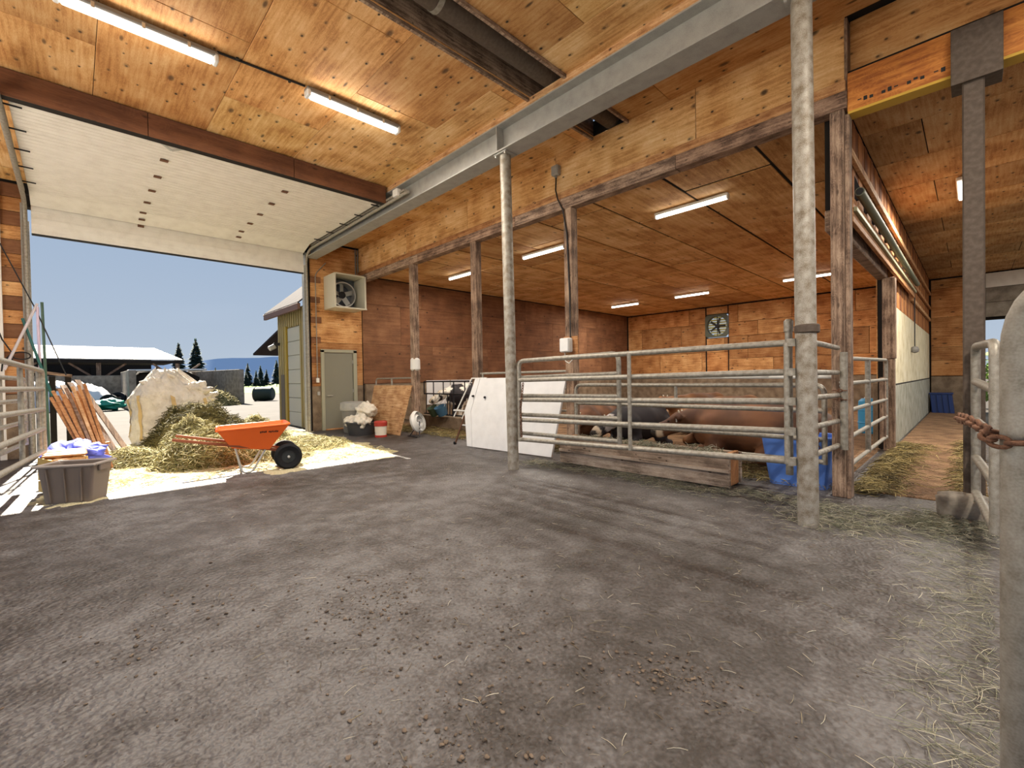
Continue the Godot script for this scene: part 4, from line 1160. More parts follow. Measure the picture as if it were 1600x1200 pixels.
	# concrete block by the right post
	var cb := lone("concrete_block", lumpy_box(Vector3(0.34, 0.25, 0.3), 0.03, 77), M.concrete, "rough grey concrete block at the foot of the square post", "block", Vector3(-0.07, 0.12, -5.88))
	# wheelbarrow
	build_wheelbarrow()

func tapered_tub(size: Vector3, taper: float, wall: float, m: Material, called: String) -> MeshInstance3D:
	var b := MB.new()
	var hx := size.x / 2
	var hz := size.z / 2
	var ring := func(k: float, inset: float, y: float) -> Array:
		var out := []
		var ex: float = hx * k - inset
		var ez: float = hz * k - inset
		var c: float = minf(ex, ez) * 0.22
		for q in [[1, 1], [-1, 1], [-1, -1], [1, -1]]:
			for i in 5:
				var a := (i / 4.0) * PI / 2
				var ca := cos(a)
				var sa := sin(a)
				var base: Vector2
				match q:
					[1, 1]: base = Vector2(ca, sa)
					[-1, 1]: base = Vector2(-sa, ca)
					[-1, -1]: base = Vector2(-ca, -sa)
					_: base = Vector2(sa, -ca)
				out.append(Vector3(q[0] * (ex - c) + base.x * c, y, q[1] * (ez - c) + base.y * c))
		return out
	var rows := [ring.call(taper, 0.0, 0.0), ring.call(1.0, 0.0, size.y)]
	var inner := [ring.call(1.0, wall, size.y), ring.call(taper, wall, wall)]
	var n: int = rows[0].size()
	for set_ in [[rows[0], rows[1], 1.0], [inner[0], inner[1], -1.0]]:
		for k in n:
			var k2: int = (k + 1) % n
			var mid: Vector3 = (set_[0][k] + set_[0][k2]) * 0.5
			b.quad(set_[0][k], set_[0][k2], set_[1][k2], set_[1][k], Vector3(mid.x, 0, mid.z) * set_[2])
	for k in n:
		var k2: int = (k + 1) % n
		b.quad(rows[1][k], rows[1][k2], inner[0][k2], inner[0][k], Vector3.UP)
		b.tri(inner[1][k], inner[1][k2], Vector3(0, wall, 0), Vector3.UP)
		b.tri(rows[0][k], rows[0][k2], Vector3.ZERO, Vector3.DOWN)
	var o := MeshInstance3D.new()
	o.name = called
	o.mesh = b.mesh()
	o.material_override = m
	return o

func rim_mesh(size: Vector2, t: float, w: float) -> Mesh:
	var b := MB.new()
	for s in [-1.0, 1.0]:
		b.box(Vector3(0, 0, s * (size.y - w) / 2), Vector3(size.x, t, w), t * 0.3)
		b.box(Vector3(s * (size.x - w) / 2, 0, 0), Vector3(w, t, size.y - w * 2), t * 0.3)
	return b.mesh()

func lumpy(r: float, sc: Vector3, amp: float, sd: int, rows := 14, cols := 20) -> Mesh:
	var n := FastNoiseLite.new()
	n.seed = sd
	n.frequency = 0.8
	n.fractal_octaves = 2
	var g := []
	for i in rows + 1:
		var row := []
		var th := PI * (0.02 + 0.96 * i / rows)
		for j in cols:
			var ph := TAU * j / cols
			var d := Vector3(sin(th) * cos(ph), cos(th), sin(th) * sin(ph))
			row.append(d * sc * r * (1.0 + amp * n.get_noise_3dv(d * 1.6)))
		g.append(row)
	var b := MB.new()
	g.reverse()
	b.sheet(g, 0.0, true)
	return b.mesh()

func lumpy_box(size: Vector3, amp: float, sd: int) -> Mesh:
	var n := FastNoiseLite.new()
	n.seed = sd
	n.frequency = 3.0
	var b := MB.new()
	var g := []
	for i in 11:
		var row := []
		var th := PI * (0.03 + 0.94 * i / 10.0)
		for j in 20:
			var ph := TAU * j / 20.0
			var d := Vector3(sin(th) * cos(ph), cos(th), sin(th) * sin(ph))
			d /= maxf(absf(d.x), maxf(absf(d.y), absf(d.z)))
			row.append(d * size * 0.5 + d.normalized() * amp * n.get_noise_3dv(d))
		g.append(row)
	g.reverse()
	b.sheet(g, 0.0, true)
	return b.mesh()

func build_wheelbarrow() -> void:
	# local: -z is towards the wheels, x across
	var w := thing("wheelbarrow", "orange two-wheeled wheelbarrow with wooden handles in front of the hay", "wheelbarrow", Vector3(-8.02, 0, -2.0), -0.2)
	var org := mat(rgb(246, 112, 42), 0.4)
	var b := MB.new()
	var top := [Vector3(-0.36, 0.69, 0.45), Vector3(0.36, 0.69, 0.45), Vector3(0.36, 0.73, -0.52), Vector3(-0.36, 0.73, -0.52)]
	var bot := [Vector3(-0.25, 0.4, 0.26), Vector3(0.25, 0.4, 0.26), Vector3(0.25, 0.34, -0.24), Vector3(-0.25, 0.34, -0.24)]
	for k in 4:
		var q := (k + 1) % 4
		var mid: Vector3 = (top[k] + top[q] + bot[k] + bot[q]) * 0.25 - Vector3(0, 0.5, 0)
		b.quad(bot[k], bot[q], top[q], top[k], Vector3(mid.x, -0.1, mid.z))
		var ins := func(p: Vector3) -> Vector3: return Vector3(p.x * 0.96, p.y + 0.015, p.z * 0.96)
		b.quad(ins.call(bot[k]), ins.call(bot[q]), ins.call(top[q]), ins.call(top[k]), -Vector3(mid.x, -0.1, mid.z))
	b.quad(bot[0], bot[1], bot[2], bot[3], Vector3.DOWN)
	b.quad(bot[0] + Vector3(0, 0.015, 0), bot[1] + Vector3(0, 0.015, 0), bot[2] + Vector3(0, 0.015, 0), bot[3] + Vector3(0, 0.015, 0), Vector3.UP)
	part(w, "tray", b.mesh(), org)
	var rim := []
	for k in 4: rim.append(top[k])
	rim.append(top[0]); rim.append(top[1])
	part(w, "tray_rim", pipe(rounded(rim, 0.07, 4), 0.019, 8), org)
	var hm := MB.new()
	for s in [-1.0, 1.0]:
		var h := MB.new()
		h.bar(Vector3(0.3 * s, 0.6, 0.98), Vector3(0.2 * s, 0.3, -0.42), 0.042, 0.042, 0.008)
		part(w, "handle", h.mesh(), mat(rgb(142, 78, 46), 0.6) if s < 0 else w.get_node("handle").material_override)
		part(w, "leg", pipe(rounded([Vector3(0.24 * s, 0.4, 0.22), Vector3(0.26 * s, 0.02, 0.14), Vector3(0.26 * s, 0.02, 0.0), Vector3(0.23 * s, 0.34, -0.18)], 0.06, 4), 0.015, 8), M.galv_clean)
		var t := MB.new()
		t.lathe([Vector2(0.1, -0.06), Vector2(0.17, -0.075), Vector2(0.2, -0.05), Vector2(0.205, 0.0), Vector2(0.2, 0.05), Vector2(0.17, 0.075), Vector2(0.1, 0.06)], Vector3(0.26 * s, 0.205, -0.5), 26, Basis(Vector3.BACK, PI / 2))
		var wheel := part(w, "wheel", t.mesh(), M.rubber)
		var hub := MB.new()
		hub.lathe([Vector2(0, -0.05), Vector2(0.1, -0.05), Vector2(0.11, 0.0), Vector2(0.1, 0.05), Vector2(0, 0.05)], Vector3(0.26 * s, 0.205, -0.5), 20, Basis(Vector3.BACK, PI / 2))
		part(wheel, "hub", hub.mesh(), mat(rgb(40, 44, 46), 0.5, 0.2))
		var ax := MB.new()
		ax.lathe([Vector2(0, 0), Vector2(0.02, 0), Vector2(0.02, 0.04), Vector2(0, 0.045)], Vector3((0.26 + 0.05) * s, 0.205, -0.5), 10, Basis(Vector3.BACK, -PI / 2 * s))
		part(wheel, "axle_nut", ax.mesh(), M.galv_clean)
	part(w, "axle", pipe([Vector3(-0.26, 0.205, -0.5), Vector3(0.26, 0.205, -0.5)], 0.014, 8), M.galv_clean)
	for s in [-1.0, 1.0]:
		part(w, "axle_brace", pipe([Vector3(0.17 * s, 0.205, -0.5), Vector3(0.2 * s, 0.32, -0.3)], 0.012, 8), M.galv_clean)
	# dark lettering on the near side, too small to read
	var ey: Vector3 = ((top[1] + top[2]) - (bot[1] + bot[2])).normalized()
	var ez := Vector3.FORWARD
	var en := ey.cross(ez).normalized() * -1.0
	if en.x < 0: en = -en
	var o := Vector3(0.333, 0.625, -0.12)
	for k in 11:
		if k == 4: continue
		var lt := MB.new()
		lt.box(o + ez * (k * 0.023) + ey * 0.004 * (k % 2) + en * 0.004, Vector3(0.004, 0.028 - 0.004 * (k % 3), 0.016), 0.0, Basis(en, ey, ez))
		part(w, "lettering", lt.mesh(), M.black)

func build_left_corner() -> void:
	# pipe gate at the edge of the view
	pipe_gate("pipe_gate", "five-rail pipe gate beside the stacked clutter left of the big doorway", Vector3(-8.85, 0, 0.305), Vector3(-4.9, 0, 0.57), [1.604, 1.36, 1.08, 0.82, 0.51], [1.66, 1.375, 1.16, 0.88, 0.65], [0.03, 0.36], 0.029, "", [true, true])
	var sg := pipe_gate("pipe_gate", "rear pipe gate half hidden behind the edge gate and clutter", Vector3(-9.3, 0, 0.5), Vector3(-6.4, 0, 0.78), [1.5, 1.2, 0.9, 0.6], [1.52, 1.22, 0.92, 0.62], [0.0, 0.4], 0.028, "", [true, true])
	chain_of(sg, [Vector3(0.9, 1.3, -0.02), Vector3(0.92, 0.85, -0.01)], 0.045, 0.007, M.rust)
	# grey tote
	var t := thing("storage_tote", "taupe plastic storage tote with a flared rim standing on the floor", "tote", Vector3(-7.64, 0, 0.0), deg_to_rad(60.0))
	var tm := mat(rgb(122, 110, 102), 0.55)
	t.add_child(tapered_tub(Vector3(0.56, 0.45, 0.4), 0.82, 0.02, tm, "basin"), true)
	part(t, "rim", rim_mesh(Vector2(0.62, 0.46), 0.03, 0.045), mat(rgb(150, 142, 138), 0.5), Vector3(0, 0.45, 0))
	for k in 3:
		for s in [-1.0, 1.0]:
			var rb := MB.new()
			rb.bar(Vector3(-0.15 + k * 0.15, 0.02, 0.168 * s), Vector3(-0.17 + k * 0.17, 0.42, 0.2 * s), 0.05, 0.012, 0.004)
			part(t, "rib", rb.mesh(), tm)
	for s in [-1.0, 1.0]:
		part(t, "handle", bx(Vector3(0.03, 0.08, 0.2), 0.01), tm, Vector3(0.285 * s, 0.4, 0))
	# yellow crate
	var c := thing("wooden_crate", "yellowish wooden crate under boards behind the storage tote", "crate", Vector3(-8.35, 0, 0.12), 0.3)
	var ym := mat(rgb(206, 170, 96), 0.7)
	for k in 3:
		for s in [-1.0, 1.0]:
			span(c, "slat", Vector3(-0.22, 0.02 + k * 0.15, 0.17 * s - 0.012), Vector3(0.22, 0.16 + k * 0.15, 0.17 * s + 0.012), ym, 0.004)
			span(c, "slat", Vector3(0.21 * s - 0.012, 0.02 + k * 0.15, -0.155), Vector3(0.21 * s + 0.012, 0.16 + k * 0.15, 0.155), M.lumber[k], 0.004)
	span(c, "floor_board", Vector3(-0.2, 0.02, -0.15), Vector3(0.2, 0.04, 0.15), ym, 0.002)
	for k in 5:
		var b := MB.new()
		var x0 := -8.95 + k * 0.16
		b.bar(Vector3(x0, 0.49 + 0.004 * (k % 2), 0.3), Vector3(x0 + 0.1, 0.49, -0.1), 0.12, 0.022, 0.003)
		lone("loose_board", b.mesh(), M.lumber[k % 5], ["pale loose board nearest the door among boards on the crate", "loose board second from the door on the crate", "middle loose board lying across the crate", "loose board beside the tote side of the crate", "loose board closest to the pipe gate on the crate"][k], "board", Vector3.ZERO, "loose boards on the crate")
	# blue tarp
	var blue := mat(rgb(92, 104, 216), 0.6)
	lone("blue_tarp", lumpy(0.34, Vector3(1.3, 0.5, 0.9), 0.7, 410), blue, "crumpled blue plastic tarp lying beside the wood slats", "tarp", Vector3(-9.3, 0.36, -0.02))
	lone("floor_pad", lumpy_box(Vector3(0.8, 0.24, 0.5), 0.04, 411), M.concrete, "low grey pad of folded sheeting under the blue tarp", "pad", Vector3(-9.35, 0.12, 0.0))
	# bundle of slats leaning on the trestle, standing on the floor
	var sl := thing("slat_bundle", "strapped bundle of reddish wood slats leaning outward by the doorway", "bundle", Vector3(-9.9, 0, -0.32))
	for k in 17:
		var f := k / 16.0
		var foot := Vector3(0.1 - 0.05 * (k % 3), 0.03 + 0.03 * (k % 2), -0.1 + f * 0.22)
		var head := Vector3(-1.25 + 0.3 * f, 1.42 - 0.1 * (k % 3) - 0.12 * f, 0.18 + f * 0.42)
		var b := MB.new()
		b.bar(foot, head, 0.045, 0.022, 0.003, Vector3(0.7, 0.7, 0.1))
		part(sl, "slat", b.mesh(), [M.lumber[1], M.timber_h[k % 4], M.lumber[0], M.lumber[4]][k % 4])
	var band := MB.new()
	band.bar(Vector3(-0.36, 0.42, -0.1), Vector3(-0.3, 0.36, 0.3), 0.1, 0.03, 0.004)
	part(sl, "strap", band.mesh(), M.lumber[4])
	for k in 3:
		var b := MB.new()
		b.bar(Vector3(-10.5 + k * 0.1, 0.02, -0.75 + k * 0.16), Vector3(-12.3 - k * 0.06, 1.5 - 0.05 * k, -0.05 + k * 0.1), 0.09, 0.025, 0.003)
		lone("long_plank", b.mesh(), M.timber_h[k], ["brown long plank outermost behind the slat bundle", "brown long plank in the middle behind the slat bundle", "brown long plank closest to the slat bundle"][k], "plank", Vector3.ZERO, "planks behind the slat bundle")
	# dark trestle beside the doorway
	var tr := thing("timber_trestle", "dark timber trestle just outside the doorway behind the slats", "trestle", Vector3(-13.6, -0.02, 0.3))
	for z in [-0.22, 0.02, 0.22]:
		span(tr, "post", Vector3(-0.05, 0, z - 0.05), Vector3(0.05, 1.62, z + 0.05), M.dark, 0.006)
	var tb := MB.new()
	tb.bar(Vector3(0, 1.78, 0.62), Vector3(0, 1.62, -0.28), 0.12, 0.06, 0.006)
	part(tr, "top_rail", tb.mesh(), M.timber_h[0])
	span(tr, "lower_rail", Vector3(-0.03, 1.3, -0.28), Vector3(0.03, 1.36, 0.4), M.timber_h[1], 0.005)
	# poles and cords at the left track
	var poles := [[Vector3(-12.45, 2.67, 0.66), Vector3(-12.35, 1.2, 0.3), rgb(24, 92, 88), "dark green plastic pole leaning at the left door track"], [Vector3(-12.4, 2.96, 0.46), Vector3(-12.35, 1.7, 0.9), rgb(206, 200, 206), "thin white pole crossing the green pole at the left track"], [Vector3(-12.4, 2.9, 0.46), Vector3(-12.5, 0.02, 0.44), rgb(214, 196, 220), "upright pale pole beside the left door track"], [Vector3(-12.45, 3.0, 0.4), Vector3(-12.45, 0.02, 0.36), rgb(70, 100, 84), "upright dull green pole nearest the doorway"]]
	for p in poles:
		lone("pole", pipe([p[0], p[1]], 0.022, 8), mat(p[2], 0.5), p[3], "pole", Vector3.ZERO, "poles at the left track")
	var cord := thing("pull_rope", "thin dark rope slanting from the left track down past the doorway", "rope", Vector3(-12.4, 0, 0.5))
	part(cord, "rope", pipe([Vector3(0, 4.02, 0.41), Vector3(0, 2.87, -0.01), Vector3(0.0, 1.6, -0.4)], 0.01, 6), M.black)
	var wire := thing("looped_cable", "looped black cable with a plug tied on the boards at the left edge", "cable", Vector3(-12.75, 1.98, 0.82))
	var lp := []
	for k in 16:
		var a := TAU * k / 15
		lp.append(Vector3(0.05, 0.07 * sin(a), -0.12 + 0.12 * cos(a)))
	part(wire, "loop", pipe(lp, 0.012, 6), M.black)
	part(wire, "lead", pipe([Vector3(0.05, 0.45, 0.16), Vector3(0.05, 0.3, 0.12), Vector3(0.05, 0.05, 0.0), Vector3(0.05, -0.12, 0.12), Vector3(0.05, -0.3, 0.14)], 0.012, 6), M.black)
	part(wire, "plug", bx(Vector3(0.07, 0.1, 0.08), 0.02), M.black, Vector3(0.06, -0.06, 0.03))
	var wf: Node3D = get_node("wall_front")
	span(wf, "trim_board", Vector3(DOOR_X - 0.006, 0, 0.93), Vector3(DOOR_X + 0.05, 5.2, 1.02), M.door_white, 0.006)

# ------------------------------------------------------------------ outdoors
func hay_mat() -> StandardMaterial3D:
	if not M.has("hay"):
		M.hay = mat(Color.WHITE, 0.9, 0.0, mottle_tex(141, 512, [rgb(92, 84, 46), rgb(136, 126, 76), rgb(172, 162, 110)], 24, 150, 0.5, 1.8), 1.2)
		bumped(M.hay, normal_tex(142, 512, 60.0, 10.0), 1.4)
		M.strand = mat(Color.WHITE, 0.85)
		M.strand.vertex_color_use_as_albedo = true
	return M.hay

func strand_mesh(length: float, width: float, bend: float) -> Mesh:
	var b := MB.new()
	var p := []
	for i in 4:
		var t := i / 3.0
		p.append(Vector3((t - 0.5) * length, bend * 4.0 * t * (1.0 - t), bend * 1.5 * sin(t * 3.0)))
	b.tube(p, [width * 0.5, width * 0.6, width * 0.55, width * 0.3], 3, false)
	return b.mesh()

func strands(called: String, label: String, places: Array, cols: Array, length: float, width: float, bend: float, sd: int, parent: Node3D = null, flat := 0.0) -> void:
	var r := RandomNumberGenerator.new()
	r.seed = sd
	hay_mat()
	var mm := MultiMesh.new()
	mm.transform_format = MultiMesh.TRANSFORM_3D
	mm.use_colors = true
	mm.mesh = strand_mesh(length, width, bend)
	mm.instance_count = places.size()
	for i in places.size():
		var s := r.randf_range(0.5, 1.4)
		var up: float = r.randfn() * (0.08 if flat > 0.0 else 0.55)
		var bas := Basis.from_euler(Vector3(0 if flat > 0.0 else r.randf() * TAU, r.randf() * TAU, up)).scaled(Vector3(s, s, s))
		if flat > 0.0: bas = Basis.from_euler(Vector3(r.randf_range(-1.5, 1.5), r.randf() * TAU, 0.0)).scaled(Vector3(s, s, s))
		mm.set_instance_transform(i, Transform3D(bas, places[i]))
		var c: Color = cols[r.randi() % cols.size()]
		mm.set_instance_color(i, (c * r.randf_range(0.75, 1.15)).srgb_to_linear())
	var o := MultiMeshInstance3D.new()
	o.name = called if parent else numbered(called)
	o.multimesh = mm
	o.material_override = M.strand
	o.set_meta("kind", "stuff")
	if parent:
		parent.add_child(o, true)
	else:
		o.set_meta("label", label)
		o.set_meta("category", "hay")
		add_child(o, true)

# a heap: noisy dome over an ellipse, strewn with strands
func heap(called: String, label: String, at: Vector3, rx: float, rz: float, h: float, turn: float, sd: int, count: int, cols: Array, length := 0.16, width := 0.008) -> void:
	var n := FastNoiseLite.new()
	n.seed = sd
	n.frequency = 1.6
	n.fractal_octaves = 4
	var t := Node3D.new()
	t.name = numbered(called)
	add_child(t)
	t.position = at
	t.rotation.y = turn
	t.set_meta("label", label)
	t.set_meta("category", "hay")
	t.set_meta("kind", "stuff")
	var height := func(u: float, v: float) -> float:
		var d := sqrt(u * u + v * v)
		var k := clampf(1.0 - d * d, 0.0, 1.0)
		return h * pow(k, 0.7) * (1.0 + 0.45 * n.get_noise_2d(u * rx * 1.3, v * rz * 1.3)) - 0.02
	var g := []
	for i in 33:
		var row := []
		for j in 33:
			var u := (i - 16) / 16.0
			var v := (j - 16) / 16.0
			row.append(Vector3(v * rx, maxf(height.call(v, u), -0.02), u * rz))
		g.append(row)
	var b := MB.new()
	b.sheet(g)
	part(t, "mass", b.mesh(), hay_mat())
	var r := RandomNumberGenerator.new()
	r.seed = sd + 1
	var pl := []
	for i in count:
		var a := r.randf() * TAU
		var d := sqrt(r.randf()) * 1.06
		var u := cos(a) * d
		var v := sin(a) * d
		pl.append(Vector3(u * rx, maxf(height.call(u, v), 0.0) + r.randf_range(0.0, 0.03), v * rz))
	strands("strands", "", pl, cols, length, width, 0.025, sd + 2, t)

func build_yard() -> void:
	var g := struct("ground")
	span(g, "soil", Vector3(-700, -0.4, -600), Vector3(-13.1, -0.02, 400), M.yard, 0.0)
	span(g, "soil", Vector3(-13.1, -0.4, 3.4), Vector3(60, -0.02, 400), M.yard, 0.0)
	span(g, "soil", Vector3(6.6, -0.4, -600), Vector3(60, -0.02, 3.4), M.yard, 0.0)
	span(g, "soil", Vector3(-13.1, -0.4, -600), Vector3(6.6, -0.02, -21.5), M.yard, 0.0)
	span(g, "bounce_apron", Vector3(-13.1, -0.3, 3.4), Vector3(9.0, 0.0, 22.0), mat(Color.WHITE, 0.9, 0.0, mottle_tex(171, 256, [rgb(204, 200, 193), rgb(220, 217, 210), rgb(230, 227, 221)], 6, 60, 0.3, 1.0), 0.2), 0.0)  # pale apron added out of view to bounce sunlight into the hall
	var field := struct("field")
	span(field, "grass_cover", Vector3(-420, -0.03, -300), Vector3(-58, 0.0, -16), mat(Color.WHITE, 0.95, 0.0, mottle_tex(151, 256, [rgb(88, 116, 58), rgb(116, 142, 74), rgb(140, 160, 96)], 8, 60, 0.4, 1.2), 0.03), 0.0)
	# mountains
	var hill := struct("hills")
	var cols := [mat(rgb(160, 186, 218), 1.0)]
	for layer in 1:
		var n := FastNoiseLite.new()
		n.seed = 61 + layer
		n.frequency = 0.0016 + 0.0008 * layer
		n.fractal_octaves = 4
		var d := 2200.0 - layer * 600.0
		var grid := []
		for i in 6:
			var row := []
			for j in 121:
				var a := deg_to_rad(-80 + j * 1.3)
				var k := i / 5.0
				var hgt := (118.0 - layer * 62.0) + 70.0 * n.get_noise_2d(j * 22.0, 3.0)
				row.append(Vector3(-cos(a) * (d - (1.0 - k) * 120), hgt * k, sin(a) * (d - (1.0 - k) * 120)))
			grid.append(row)
		var b := MB.new()
		b.sheet(grid)
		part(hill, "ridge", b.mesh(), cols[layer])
	# conifers
	var spots := [[-92, -12.6, 8.2, "tall dark conifer just beyond the white roofed barn"], [-96, -15.6, 9.4, "taller dark conifer standing right of the barn roof"], [-90, -7.0, 5.5, "short dark conifer peeping over the barn roof's end"]]
	for s in spots:
		conifer(s[3], Vector3(s[0], -0.02, s[1]), s[2], int(absf(s[0] * 7 + s[1])), "conifers beside the barn")
	var r := RandomNumberGenerator.new()
	r.seed = 8
	var tall := [[-37.2, 7.2, "dark conifer in the row beyond the field, first from the concrete wall"], [-39.0, 5.0, "shorter dark conifer in the row beyond the field, second from the concrete wall"], [-41.0, 6.6, "broad dark conifer in the row beyond the field, third from the concrete wall"], [-42.8, 5.4, "dark conifer in the row beyond the field, fourth from the concrete wall"], [-44.8, 8.2, "tallest dark conifer in the row, rising beside the lean-to roof"], [-47.6, 7.0, "dark conifer in the row just behind the lean-to"], [-35.9, 4.6, "low dark conifer peeping past the end of the concrete wall"]]
	for k in tall.size():
		conifer(tall[k][2], Vector3(-150 + r.randf_range(-4, 4), -0.02, tall[k][0]), tall[k][1], 500 + k, "tree row beyond the field")
	var lows := [[-27.5, 6.2, "small conifer above the concrete wall, closest to the barn"], [-30.5, 5.4, "small conifer above the concrete wall, second from the barn"], [-33.0, 6.4, "small conifer above the concrete wall, third from the barn"], [-36.0, 5.8, "small conifer above the concrete wall, farthest from the barn"]]
	for k in lows.size():
		conifer(lows[k][2], Vector3(-170 + r.randf_range(-6, 6), -0.02, lows[k][0]), lows[k][1], 540 + k, "low conifers above the wall")
	# barn with the white roof
	var barn := thing("pole_barn", "open pole barn with a long white metal roof across the yard", "barn", Vector3(-40, -0.02, 4))
	var white := mat(rgb(150, 148, 144), 0.6)
	for k in 14:
		var za := -9.7 + k * 2.2
		var m := MB.new()
		var cut := 0.55 if k == 0 else 0.0
		m.prism([Vector2(za, 0), Vector2(za + 2.2, 0), Vector2(za + 2.2, 7.05), Vector2(za + cut * 1.6, 7.05)], Vector3(0, 3.08, 0), Vector3.BACK, Vector3(-7.0, 1.22, 0).normalized(), Vector3(0, 0.06, 0))
		part(barn, "roof_sheet", m.mesh(), white)
	span(barn, "fascia", Vector3(-0.1, 2.86, -9.7), Vector3(0.05, 3.06, 21), M.dark, 0.01)
	for k in 8:
		var z := -9.4 + k * 4.2
		span(barn, "post", Vector3(-0.25, 0, z - 0.12), Vector3(-0.05, 2.9, z + 0.12), M.timber[k % 4], 0.01)
		span(barn, "post", Vector3(-11.2, 0, z - 0.12), Vector3(-11.0, 2.9, z + 0.12), M.dark, 0.01)
		for s in [-1.0, 1.0]:
			var m := MB.new()
			m.bar(Vector3(-0.3, 1.7, z), Vector3(-0.3, 2.85, z + 1.4 * s), 0.1, 0.12, 0.0)
			part(barn, "brace", m.mesh(), M.timber_h[k % 4])
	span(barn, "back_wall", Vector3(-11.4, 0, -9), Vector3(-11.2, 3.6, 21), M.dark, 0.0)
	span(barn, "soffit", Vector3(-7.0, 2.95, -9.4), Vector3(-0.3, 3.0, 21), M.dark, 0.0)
	# concrete bunker walls
	var bw := [[Vector3(-34.3, 0, -8.1), Vector3(-41.5, 0, -6.5), 2.3, 0.3, "tall grey concrete bunker wall behind the torn bulk bag"], [Vector3(-32.6, 0, -2.35), Vector3(-38.5, 0, -2.35), 2.2, 0.32, "grey concrete bunker wall end beside the white covered silage"], [Vector3(-38.6, 0, -2.2), Vector3(-38.6, 0, 9.0), 2.0, 0.3, "low concrete wall running behind the white covered silage"]]
	for w in bw:
		var t := thing("bunker_wall", w[4], "wall", w[0] - Vector3(0, 0.02, 0), 0, "concrete bunker walls")
		var d: Vector3 = w[1] - w[0]
		var n := int(ceil(d.length() / 2.4))
		for k in n:
			var m := MB.new()
			m.bar(d * (k / float(n)) + Vector3(0, w[2] * 0.5, 0), d * ((k + 0.996) / n) + Vector3(0, w[2] * 0.5, 0), w[3], w[2], 0.02)
			part(t, "slab", m.mesh(), M.concrete)
	# silage under white plastic, with tyres and a green cover
	var sil := thing("silage_heap", "silage heap under crumpled white plastic inside the concrete bunker", "silage", Vector3(-35.6, 0, 2.3))
	var n2 := FastNoiseLite.new()
	n2.seed = 71
	n2.frequency = 0.9
	n2.fractal_octaves = 4
	for q in [[1.55, 2.6, 0.0, M.white_panel, "upper_cover"], [0.8, 1.5, 1.2, mat(rgb(196, 204, 220), 0.45), "shaded_lower_cover"]]:  # bluish second cover paints the shadow low on the heap
		var gr := []
		for i in 21:
			var row := []
			for j in 41:
				var u := i / 20.0
				var v := (j - 20) / 20.0
				var y: float = q[0] * pow(maxf(1.0 - pow(absf(v), 5.0), 0.0), 0.5) * sqrt(clampf(1.0 - pow(u * 1.0, 4.0), 0.0, 1.0)) * (1.0 + 0.16 * n2.get_noise_2d(u * 4.0, v * 9.0))
				row.append(Vector3(-1.2 + q[2] + u * q[1], y, v * 4.1))
			gr.append(row)
		var m := MB.new()
		m.sheet(gr, 0.02)
		part(sil, q[4], m.mesh(), q[3])
	var tyre_spots := [Vector3(-33.3, 0.5, -1.35), Vector3(-33.5, 0.35, -0.4), Vector3(-33.6, 0.6, -1.75)]
	for k in 3:
		var m := MB.new()
		m.lathe([Vector2(0.2, -0.1), Vector2(0.36, -0.11), Vector2(0.42, 0), Vector2(0.36, 0.11), Vector2(0.2, 0.1)], Vector3.ZERO, 20, Basis.from_euler(Vector3(0.5, 0, -0.9)))
		lone("old_tyre", m.mesh(), M.rubber, ["black old tyre beside the green cover on the silage", "black old tyre lowest on the silage face", "black old tyre highest by the concrete wall end"][k], "tyre", tyre_spots[k], "old tyres on the silage")
	lone("green_tarp", lumpy(0.62, Vector3(1.0, 0.45, 1.2), 0.6, 431), mat(rgb(28, 140, 118), 0.5), "crumpled green plastic cover at the foot of the silage heap", "tarp", Vector3(-32.6, 0.3, -1.2))
	var dk := thing("silage_shade_box", "dark silage box standing in for the shaded opening behind the bulk bag", "silage", Vector3(-38.3, -0.02, -4.5))
	part(dk, "dark_face", lumpy_box(Vector3(1.4, 4.4, 3.6), 0.12, 91), mat(rgb(44, 36, 30), 0.95), Vector3(0, 0, 0))  # brown-black box stands in for the dark interior of the opening
	var ledge := MB.new()
	ledge.bar(Vector3(0.5, 2.3, 2.0), Vector3(0.5, 2.36, -2.2), 0.9, 0.12, 0.02)
	part(dk, "cover_edge", ledge.mesh(), M.white_panel)
	var hc := [rgb(150, 140, 92), rgb(120, 112, 66), rgb(96, 88, 50), rgb(178, 166, 112)]
	heap("old_hay", "brown old hay heap at the foot of the tall concrete wall", Vector3(-33.6, -0.02, -6.1), 1.9, 1.5, 0.9, 0.2, 95, 1600, hc, 0.4, 0.03)
	# cylinder standing in for messy machinery by the wall's end
	var drum := thing("machine_stand_in", "dark green cylinder standing in for a machine behind the concrete wall's end", "tank", Vector3(-37.5, 0.5, -10.3), 0.9)
	var dm := MB.new()
	dm.lathe([Vector2(0, -0.7), Vector2(0.4, -0.68), Vector2(0.5, -0.6), Vector2(0.52, 0.0), Vector2(0.5, 0.6), Vector2(0.4, 0.68), Vector2(0, 0.7)], Vector3.ZERO, 22, Basis(Vector3.BACK, PI / 2))
	part(drum, "body", dm.mesh(), mat(rgb(30, 50, 45), 0.7))
	part(drum, "band", pipe_ring(0.52, 0.025), M.galv, Vector3(-0.6, 0, 0), Basis(Vector3.BACK, PI / 2))
	# the neighbouring shed
	build_shed()
	# bulk bag
	build_bag()
	var hcols := [rgb(190, 182, 136), rgb(166, 158, 104), rgb(136, 130, 80), rgb(202, 196, 158), rgb(112, 106, 60)]
	heap("loose_hay", "olive loose hay spilling out in front of the torn bulk bag", Vector3(-12.2, -0.02, -2.05), 0.85, 1.05, 0.86, 0.1, 101, 3600, [rgb(96, 90, 50), rgb(78, 72, 38), rgb(118, 110, 66)], 0.2, 0.01)
	heap("loose_hay", "green-gold loose hay heap behind the wheelbarrow handles", Vector3(-9.3, 0, -1.75), 0.7, 0.85, 0.52, 0.2, 111, 4200, hcols, 0.18, 0.009)
